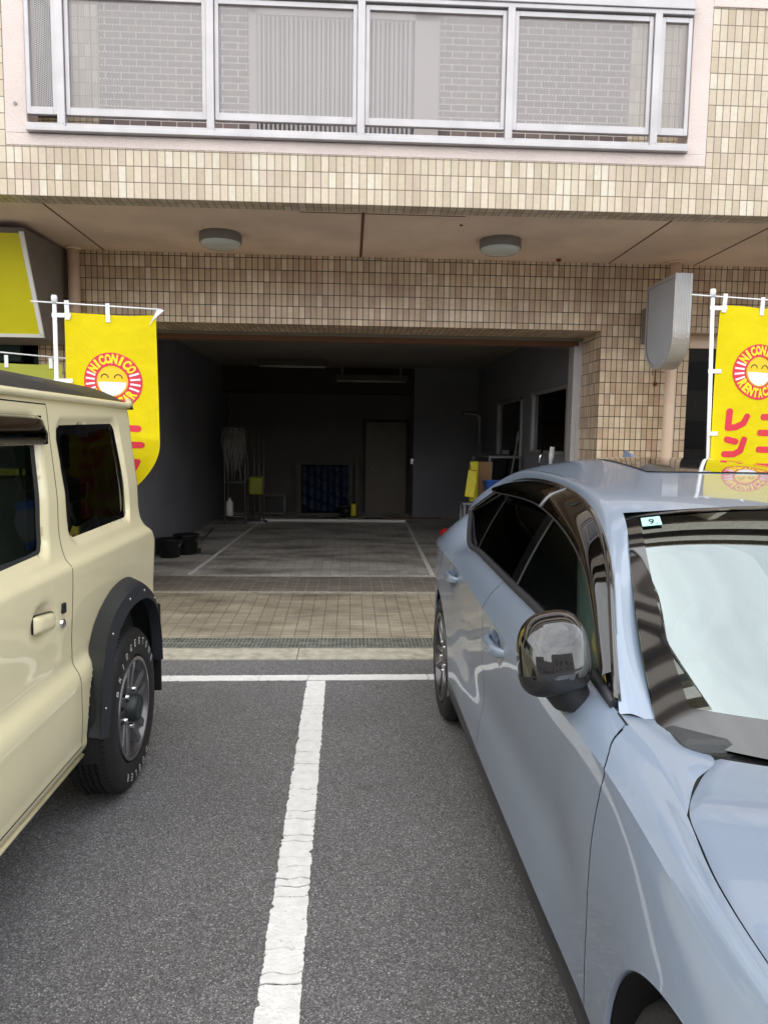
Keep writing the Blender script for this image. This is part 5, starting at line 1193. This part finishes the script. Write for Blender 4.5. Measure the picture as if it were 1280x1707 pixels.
def cream_car():
    cx = -1.70
    root = empty('offroad_car', (cx, 2.0, 0), 'cream boxy off-road car with black roof and black wheel arch flares', 'car')
    # body width by height
    wz = [(.325, .705), (.34, .728), (.36, .744), (.42, .753), (.58, .757), (.63, .756), (.655, .750), (.69, .7305), (.74, .7275), (.86, .732), (.96, .737), (1.01, .7385), (1.04, .736), (1.065, .716), (1.085, .709), (1.30, .692), (1.50, .673), (1.60, .664), (1.64, .655)]
    Y0, Y1 = .98, 3.60; cell = .0105
    a = np.arange(Y0, Y1 + .16, cell); zz = np.arange(.325, 1.6401, cell)
    Yg, Zg = np.meshgrid(a, zz, indexing='ij')
    win = sd_poly([(2.625, 1.530), (3.275, 1.549), (3.375, 1.13), (2.66, 1.122)], .055)
    dwin = sd_poly([(1.50, 1.535), (2.455, 1.545), (2.430, 1.108), (1.30, 1.08)], .045)
    arch = lambda yc: (lambda y, z: np.hypot(y - yc, z - .40) - .445)
    archR, archF = arch(3.04), arch(.79)
    for f in (win, dwin, archR, archF): Yg, Zg = snap(Yg, Zg, f, cell)
    Cy = (Yg[:-1, :-1] + Yg[1:, 1:]) / 2; Cz = (Zg[:-1, :-1] + Zg[1:, 1:]) / 2
    keep = np.ones(Cy.shape, bool)
    for f in (win, dwin, archR, archF): keep &= f(Cy, Cz) > -.001
    W = curve(wz, at=Zg)[..., 0]
    for f in (win, dwin):
        d = f(Yg, Zg); W = W - .016 * (1 - smooth(d, 0.0, .030)) * (d > -.02)
    # cup behind the door handle, faint swage in door
    d = np.hypot((Yg - 2.31) / 1.5, (Zg - .905)); W = W - .017 * (1 - smooth(d, .025, .078))
    g_door = np.abs(Yg - 2.545)
    # seam groove
    aa = np.clip(Yg - Y1, 0, None); Rc = .10; ang = np.clip(aa / Rc, 0, math.pi / 2)
    Yw = np.where(Yg > Y1, Y1 + Rc * np.sin(ang), Yg); Ww = np.where(Yg > Y1, W - Rc * (1 - np.cos(ang)), W)
    rear_in = .115 * smooth(Zg, .97, 1.12) * smooth(Yg, 3.30, 3.60) + .03 * smooth(Zg, 1.1, 1.6) * smooth(Yg, 3.3, 3.6)
    Yw = Yw - rear_in
    seam_d = 2.545
    isdoor = (Cy < seam_d) & (Cy > 1.12) & (Cz > .385) & (Cz < 1.60)
    hdl = None
    for sg in (1, -1):
        X = cx + sg * Ww
        A = np.stack([X, Yw, Zg], -1)
        b = MB(); b.grid(A, mask=keep & ~isdoor); b.build('body_side', 'paint_cream', root)
        A2 = A.copy()
        b = MB(); b.grid(A2, mask=keep & isdoor); door = b.build('door', 'paint_cream', root)
        # seam lines
        b = MB()
        zs = np.linspace(.39, 1.60, 90); ws_ = curve(wz, at=zs)[:, 0]
        for ys_, off in ((seam_d, .0006), ):
            b.grid(np.stack([np.stack([cx + sg * (ws_ + off), np.full(90, ys_ - .0022), zs], 1), np.stack([cx + sg * (ws_ + off), np.full(90, ys_ + .0022), zs], 1)]))
        ys_ = np.linspace(1.12, seam_d, 60)
        for zz_ in (.39, 1.60):
            w_ = float(curve(wz, at=[zz_])[0, 0]) + .0008; b.grid(np.stack([np.stack([np.full(60, cx + sg * w_), ys_, np.full(60, zz_ - .0022)], 1), np.stack([np.full(60, cx + sg * w_), ys_, np.full(60, zz_ + .0022)], 1)]))
        b.build('door_gap', 'dark_void', root)
        # glass + rubber
        for nm, pts, mt, yo, par in (('quarter_window', [(2.61, 1.545), (3.29, 1.56), (3.39, 1.115), (2.64, 1.107)], 'glass_privacy', 0, root), ('door_window', [(1.48, 1.55), (2.47, 1.56), (2.445, 1.095), (1.28, 1.065)], 'glass_green', 0, door)):
            P_ = [(p[0], p[1]) for p in pts]; n_ = 14; A = np.zeros((n_, n_, 3))
            for i in range(n_):
                for j in range(n_):
                    u, v = i / (n_ - 1), j / (n_ - 1)
                    yv = (P_[3][0] * (1 - u) + P_[2][0] * u) * (1 - v) + (P_[0][0] * (1 - u) + P_[1][0] * u) * v; zv = (P_[3][1] * (1 - u) + P_[2][1] * u) * (1 - v) + (P_[0][1] * (1 - u) + P_[1][1] * u) * v
                    A[i, j] = (cx + sg * (float(curve(wz, at=[zv])[0, 0]) - .022), yv, zv)
            b = MB(); b.grid(A); b.build(nm, mt, par)
            # rubber / frit frame
            loop = []; f = win if nm[0] == 'q' else dwin; ff = (win, .0) ; cpt = np.mean(P_, 0)
            for k in range(97):
                q = 2 * math.pi * k / 96; lo_, hi_ = 0., 1.2
                for _ in range(22):
                    m_ = (lo_ + hi_) / 2
                    if f(np.array(cpt[0] + m_ * math.cos(q)), np.array(cpt[1] + m_ * math.sin(q))) < -.001: lo_ = m_
                    else: hi_ = m_
                loop.append((cpt[0] + lo_ * math.cos(q), cpt[1] + lo_ * math.sin(q)))
            wd = .030 if nm[0] == 'q' else .022
            b = MB(); L1 = [(cx + sg * (float(curve(wz, at=[p[1]])[0, 0]) - .015), p[0], p[1]) for p in loop]
            L2 = [(cx + sg * (float(curve(wz, at=[p[1]])[0, 0]) - .0185), cpt[0] + (p[0] - cpt[0]) * (1 - (wd + (.022 if (nm[0] == 'q' and p[0] < cpt[0]) else 0)) / max(.05, math.hypot(p[0] - cpt[0], p[1] - cpt[1]))) , cpt[1] + (p[1] - cpt[1]) * (1 - (wd + (.022 if (nm[0] == 'q' and p[0] < cpt[0]) else 0)) / max(.05, math.hypot(p[0] - cpt[0], p[1] - cpt[1])))) for p in loop]
            b.grid(np.array([L1, L2])); b.build('window_rubber', 'flare' if nm[0] == 'd' else 'black_gloss', par)
        # door visor
        ys_ = np.linspace(1.45, 2.49, 30); b = MB(); rows_ = []
        for wv, zv in ((.672, 1.560), (.697, 1.545), (.712, 1.50), (.712, 1.465)):
            z_v = np.full(30, zv); w_v = np.full(30, wv); t_ = smooth(ys_, 2.44, 2.49); w_v = w_v - t_ * .028 * (zv < 1.55)
            rows_.append(np.stack([cx + sg * w_v, ys_ - .0 + (0 if zv > 1.55 else .0) , z_v + t_ * .012 * (1.56 - zv) / .1], 1))
        b.grid(np.array(rows_)); b.build('rain_visor', 'glass_visor', door, solid=.003)
        # handle
        xs_ = cx + sg * .741
        b = MB(); hq = []
        for k in range(25):
            a_ = -.078 + .156 * k / 24; e_ = 1 - abs(a_ / .078) ** 5; hq.append([(cx + sg * (.729 + .017 * e_ * max(0, 1 - abs(t_) ** 4) + .004), 2.31 + a_, .900 + .030 * t_ * (.86 + .14 * e_) - .010 * a_ / .078) for t_ in np.linspace(-1, 1, 11)])
        b.grid(np.array(hq)); hdl = b.build('door_handle', 'paint_cream', door, solid=.006); b = MB(); b.tube([(p[0] - sg * .003, p[1], p[2]) for p in [hq[0][0]] + [h_[-1] for h_ in hq]], .0035, 6); b.build('handle_gap', 'dark_void', door)
        b = MB(); b.box(min(xs_ - sg * .02, xs_ + sg * .004), max(xs_ - sg * .02, xs_ + sg * .004), 2.445, 2.468, .898, .932); b.build('handle_button', 'black_plastic', door, bevel=.003)
        b = MB(); b.lathe([(.016, -sg * .01), (.016, sg * .002), (.012, sg * .005), (.001, sg * .005)], (cx + sg * .736, 2.455, .862), 'x', 24, caps=False); b.build('key_lock', 'chrome', door)
        # wheel arch flares
        for dy, first in ((0, 1), (-2.25, 0)):
            outer = [(2.60, .40), (2.625, .48), (2.665, .645), (2.77, .785), (2.94, .870), (3.14, .888), (3.29, .845), (3.40, .75), (3.46, .62), (3.48, .44)]
            lip = [(2.592, .395), (2.60, .48), (2.635, .655), (2.725, .785), (2.885, .848), (3.08, .860), (3.24, .822), (3.37, .73), (3.435, .60), (3.455, .44)]
            inn = [(2.625, .39), (2.655, .48), (2.69, .62), (2.765, .735), (2.905, .795), (3.08, .805), (3.22, .775), (3.33, .70), (3.385, .59), (3.41, .44)]
            tq = np.linspace(0, 9, 64)
            def cv(L_, w_): c_ = curve([(i, p[0], p[1]) for i, p in enumerate(L_)], at=tq); return np.stack([np.full(64, cx + sg * w_), c_[:, 0] + dy, c_[:, 1]], 1)
            o_, l_, i_ = cv(outer, .7615), cv(lip, .806), cv(inn, .822); o_[:, 0] = cx + sg * (curve(wz, at=o_[:, 2])[:, 0] + .0035)
            m1 = o_ * .45 + l_ * .55; m1[:, 0] += sg * .010
            i2 = i_.copy(); i2[:, 0] -= sg * .05
            b = MB(); b.grid(herm_rows([o_, m1, l_], 3)); b.grid(np.array([l_, (l_ + i_) / 2 + np.array([sg * .002, 0, 0]), i_, i2]))
            fl = b.build('arch_flare', 'flare', root, sharp=38)
            b = MB()
            for k in (8, 20, 30, 38, 46):
                p = (l_[k] * .62 + i_[k] * .38); b.tube([(p[0], p[1], p[2]), (p[0] + sg * .004, p[1], p[2])], .0055, 10)
            b.build('flare_screw', 'chrome', fl)
            # liner
            q = np.linspace(math.radians(-15), math.radians(195), 40); Ls = []
            for w_, r_ in ((.79, .43), (.45, .46), (.44, .02)): Ls.append(np.stack([np.full(40, cx + sg * w_), 3.04 + dy + np.cos(q) * r_, .40 + np.sin(q) * r_], 1))
            b = MB(); b.grid(np.array(Ls)); b.build('wheel_liner', 'dark_void', root)
            b = MB(); b.box(min(cx + sg * .50, cx + sg * .70), max(cx + sg * .50, cx + sg * .70), 2.80 + dy, 3.50 + dy, .735, .79); b.box(min(cx + sg * .50, cx + sg * .68), max(cx + sg * .50, cx + sg * .68), 3.28 + dy, 3.30 + dy, .60, .80); b.build('frame_rail', 'bare_grey', root, bevel=.01)
            b = MB(); b.box(min(cx + sg * .62, cx + sg * .80), max(cx + sg * .62, cx + sg * .80), 3.455 + dy, 3.467 + dy, .27, .70); b.build('mud_flap', 'black_plastic', root, bevel=.006)
        # sill lip, gutter
        b = MB(); b.tube([(cx + sg * .732, y_, .333) for y_ in (1.2, 1.9, 2.60)], .008, 10); b.build('sill', 'paint_cream', root)
        b = MB(); b.tube([(cx + sg * .672, y, z) for y, z in ((1.1, 1.60), (1.4, 1.618), (2.2, 1.628), (3.0, 1.633), (3.42, 1.634))] + [(cx + sg * .668, 3.48, 1.640), (cx + sg * .655, 3.515, 1.655)], [.013, .013, .013, .013, .014, .016, .017], 12); b.build('roof_gutter', 'paint_cream', root)
    # roof
    A = []
    for y in np.linspace(1.05, 3.53, 60):
        e = smooth(y, 3.38, 3.53) ; fr = 1 - smooth(y, 1.05, 1.25); row = []
        for s_ in np.linspace(-1, 1, 41):
            w_ = .668 * s_; z = 1.640 + (.088 - .045 * float(e) ** 2 - .04 * float(fr)) * (1 - abs(s_) ** 6) + .010 * (1 - s_ * s_)
            row.append((cx + w_, y, z - .006 * (math.cos(s_ * 20) > .6) * (abs(s_) < .8)))
        A.append(row)
    A.append([(p[0], 3.545, 1.62) for p in A[-1]])
    b = MB(); b.grid(np.array(A)); b.build('roof', 'paint_black', root, sharp=50)
    # rear, front, hood
    b = MB(); yb_ = 3.66; b.add([(cx - .64, 3.70, .40), (cx + .64, 3.70, .40), (cx + .64, 3.70, 1.03), (cx - .64, 3.70, 1.03), (cx + .62, 3.585, 1.09), (cx - .62, 3.585, 1.09), (cx + .565, 3.555, 1.64), (cx - .565, 3.555, 1.64)], [(0, 1, 2, 3), (3, 2, 4, 5)]); b.build('tailgate', 'paint_cream', root)
    b = MB(); b.add([(cx + .62, 3.583, 1.09), (cx - .62, 3.583, 1.09), (cx + .565, 3.553, 1.64), (cx - .565, 3.553, 1.64)], [(0, 1, 3, 2)]); b.build('rear_window', 'glass_privacy', root)
    b = MB(); b.lathe([(.345, .0), (.355, .03), (.345, .2), (.22, .21), (.2, .18), (.001, .18)], (cx, 3.71, .82), 'y', 48); b.build('spare_wheel', 'rubber', root)
    b = MB(); b.box(cx - .70, cx + .70, 3.62, 3.78, .38, .55); b.box(cx - .66, cx + .66, -.02, .12, .42, .62); b.build('bumper', 'black_plastic', root, bevel=.03)
    b = MB(); V = []
    for y, z in ((.12, .60), (.12, .98), (.95, 1.045), (1.05, 1.06)): V += [(cx - .66, y, z), (cx + .66, y, z)]
    b.add(V, [(0, 1, 3, 2), (2, 3, 5, 4), (4, 5, 7, 6)]); b.add([(cx - .70, .16, .5), (cx - .70, .98, .5), (cx - .70, .98, 1.045), (cx - .70, .16, .96), (cx - .66, .16, .98), (cx - .66, .98, 1.05)], [(0, 1, 2, 3), (3, 2, 5, 4)]); b.add([(cx + .70, .16, .5), (cx + .70, .98, .5), (cx + .70, .98, 1.045), (cx + .70, .16, .96), (cx + .66, .16, .98), (cx + .66, .98, 1.05)], [(0, 1, 2, 3), (3, 2, 5, 4)])
    b.build('hood', 'paint_cream', root)
    b = MB(); b.add([(cx - .68, 1.04, 1.06), (cx + .68, 1.04, 1.06), (cx + .62, 1.30, 1.62), (cx - .62, 1.30, 1.62)], [(0, 1, 2, 3)]); b.build('windscreen', 'glass_green', root)
    b = MB(); b.box(cx - .6, cx + .6, .10, .118, .62, .95); b.build('grille', 'black_plastic', root)
    for sx in (-.48, .48):
        b = MB(); b.lathe([(.10, .0), (.10, -.02), (.06, -.035), (.001, -.04)], (cx + sx, .105, .80), 'y', 32, caps=False); b.build('headlight', 'lamp_clear', root)
    b = MB(); b.box(cx - .44, cx + .44, .2, 3.5, .32, .50); b.box(cx - .70, cx + .70, 1.28, 2.55, .38, .50); b.build('underbody', 'dark_void', root)
    b = MB(); b.box(cx - .66, cx + .66, 1.1, 1.42, .8, 1.06); b.box(cx - .66, cx + .66, 3.44, 3.5, .5, 1.05); b.box(cx - .68, cx - .655, 1.3, 3.5, .5, 1.07); b.box(cx + .655, cx + .68, 1.3, 3.5, .5, 1.07); b.box(cx - .62, cx + .62, 1.3, 3.45, 1.60, 1.61); b.build('cabin_trim', 'dash', root)
    b = MB(); b.box(cx + .60, cx + .655, 1.02 + 1.5, 2.62, 1.1, 1.6); b.box(cx - .655, cx - .60, 2.52, 2.62, 1.1, 1.6); b.build('pillar_trim', 'dash', root)
    seat(root, cx - .34, 1.95, .62); seat(root, cx + .34, 1.95, .62); seat(root, cx - .34, 2.78, .62); seat(root, cx + .34, 2.78, .62)
    for sg in (1, -1):
        for yw in (3.04, .79):
            wo = wheel_set(root, cx + sg * .800, yw, .345, .345, .195, sg, .213, 'offroad')
            if sg == 1:
                sidewall_text(wo, 'BRIDGESTONE', cx + .800, yw, .345, .282, .030, R(90), R(118), 1)
                sidewall_text(wo, 'DUELER', cx + .800, yw, .345, .282, .030, R(-90), R(58), 1)
    b = MB(); b.tube([(cx - .6, 3.04, .345), (cx + .6, 3.04, .345)], .05, 14); b.tube([(cx - .12, 3.04, .345), (cx + .12, 3.04, .345)], .13, 16); b.build('axle', 'dark_void', root)
cream_car()
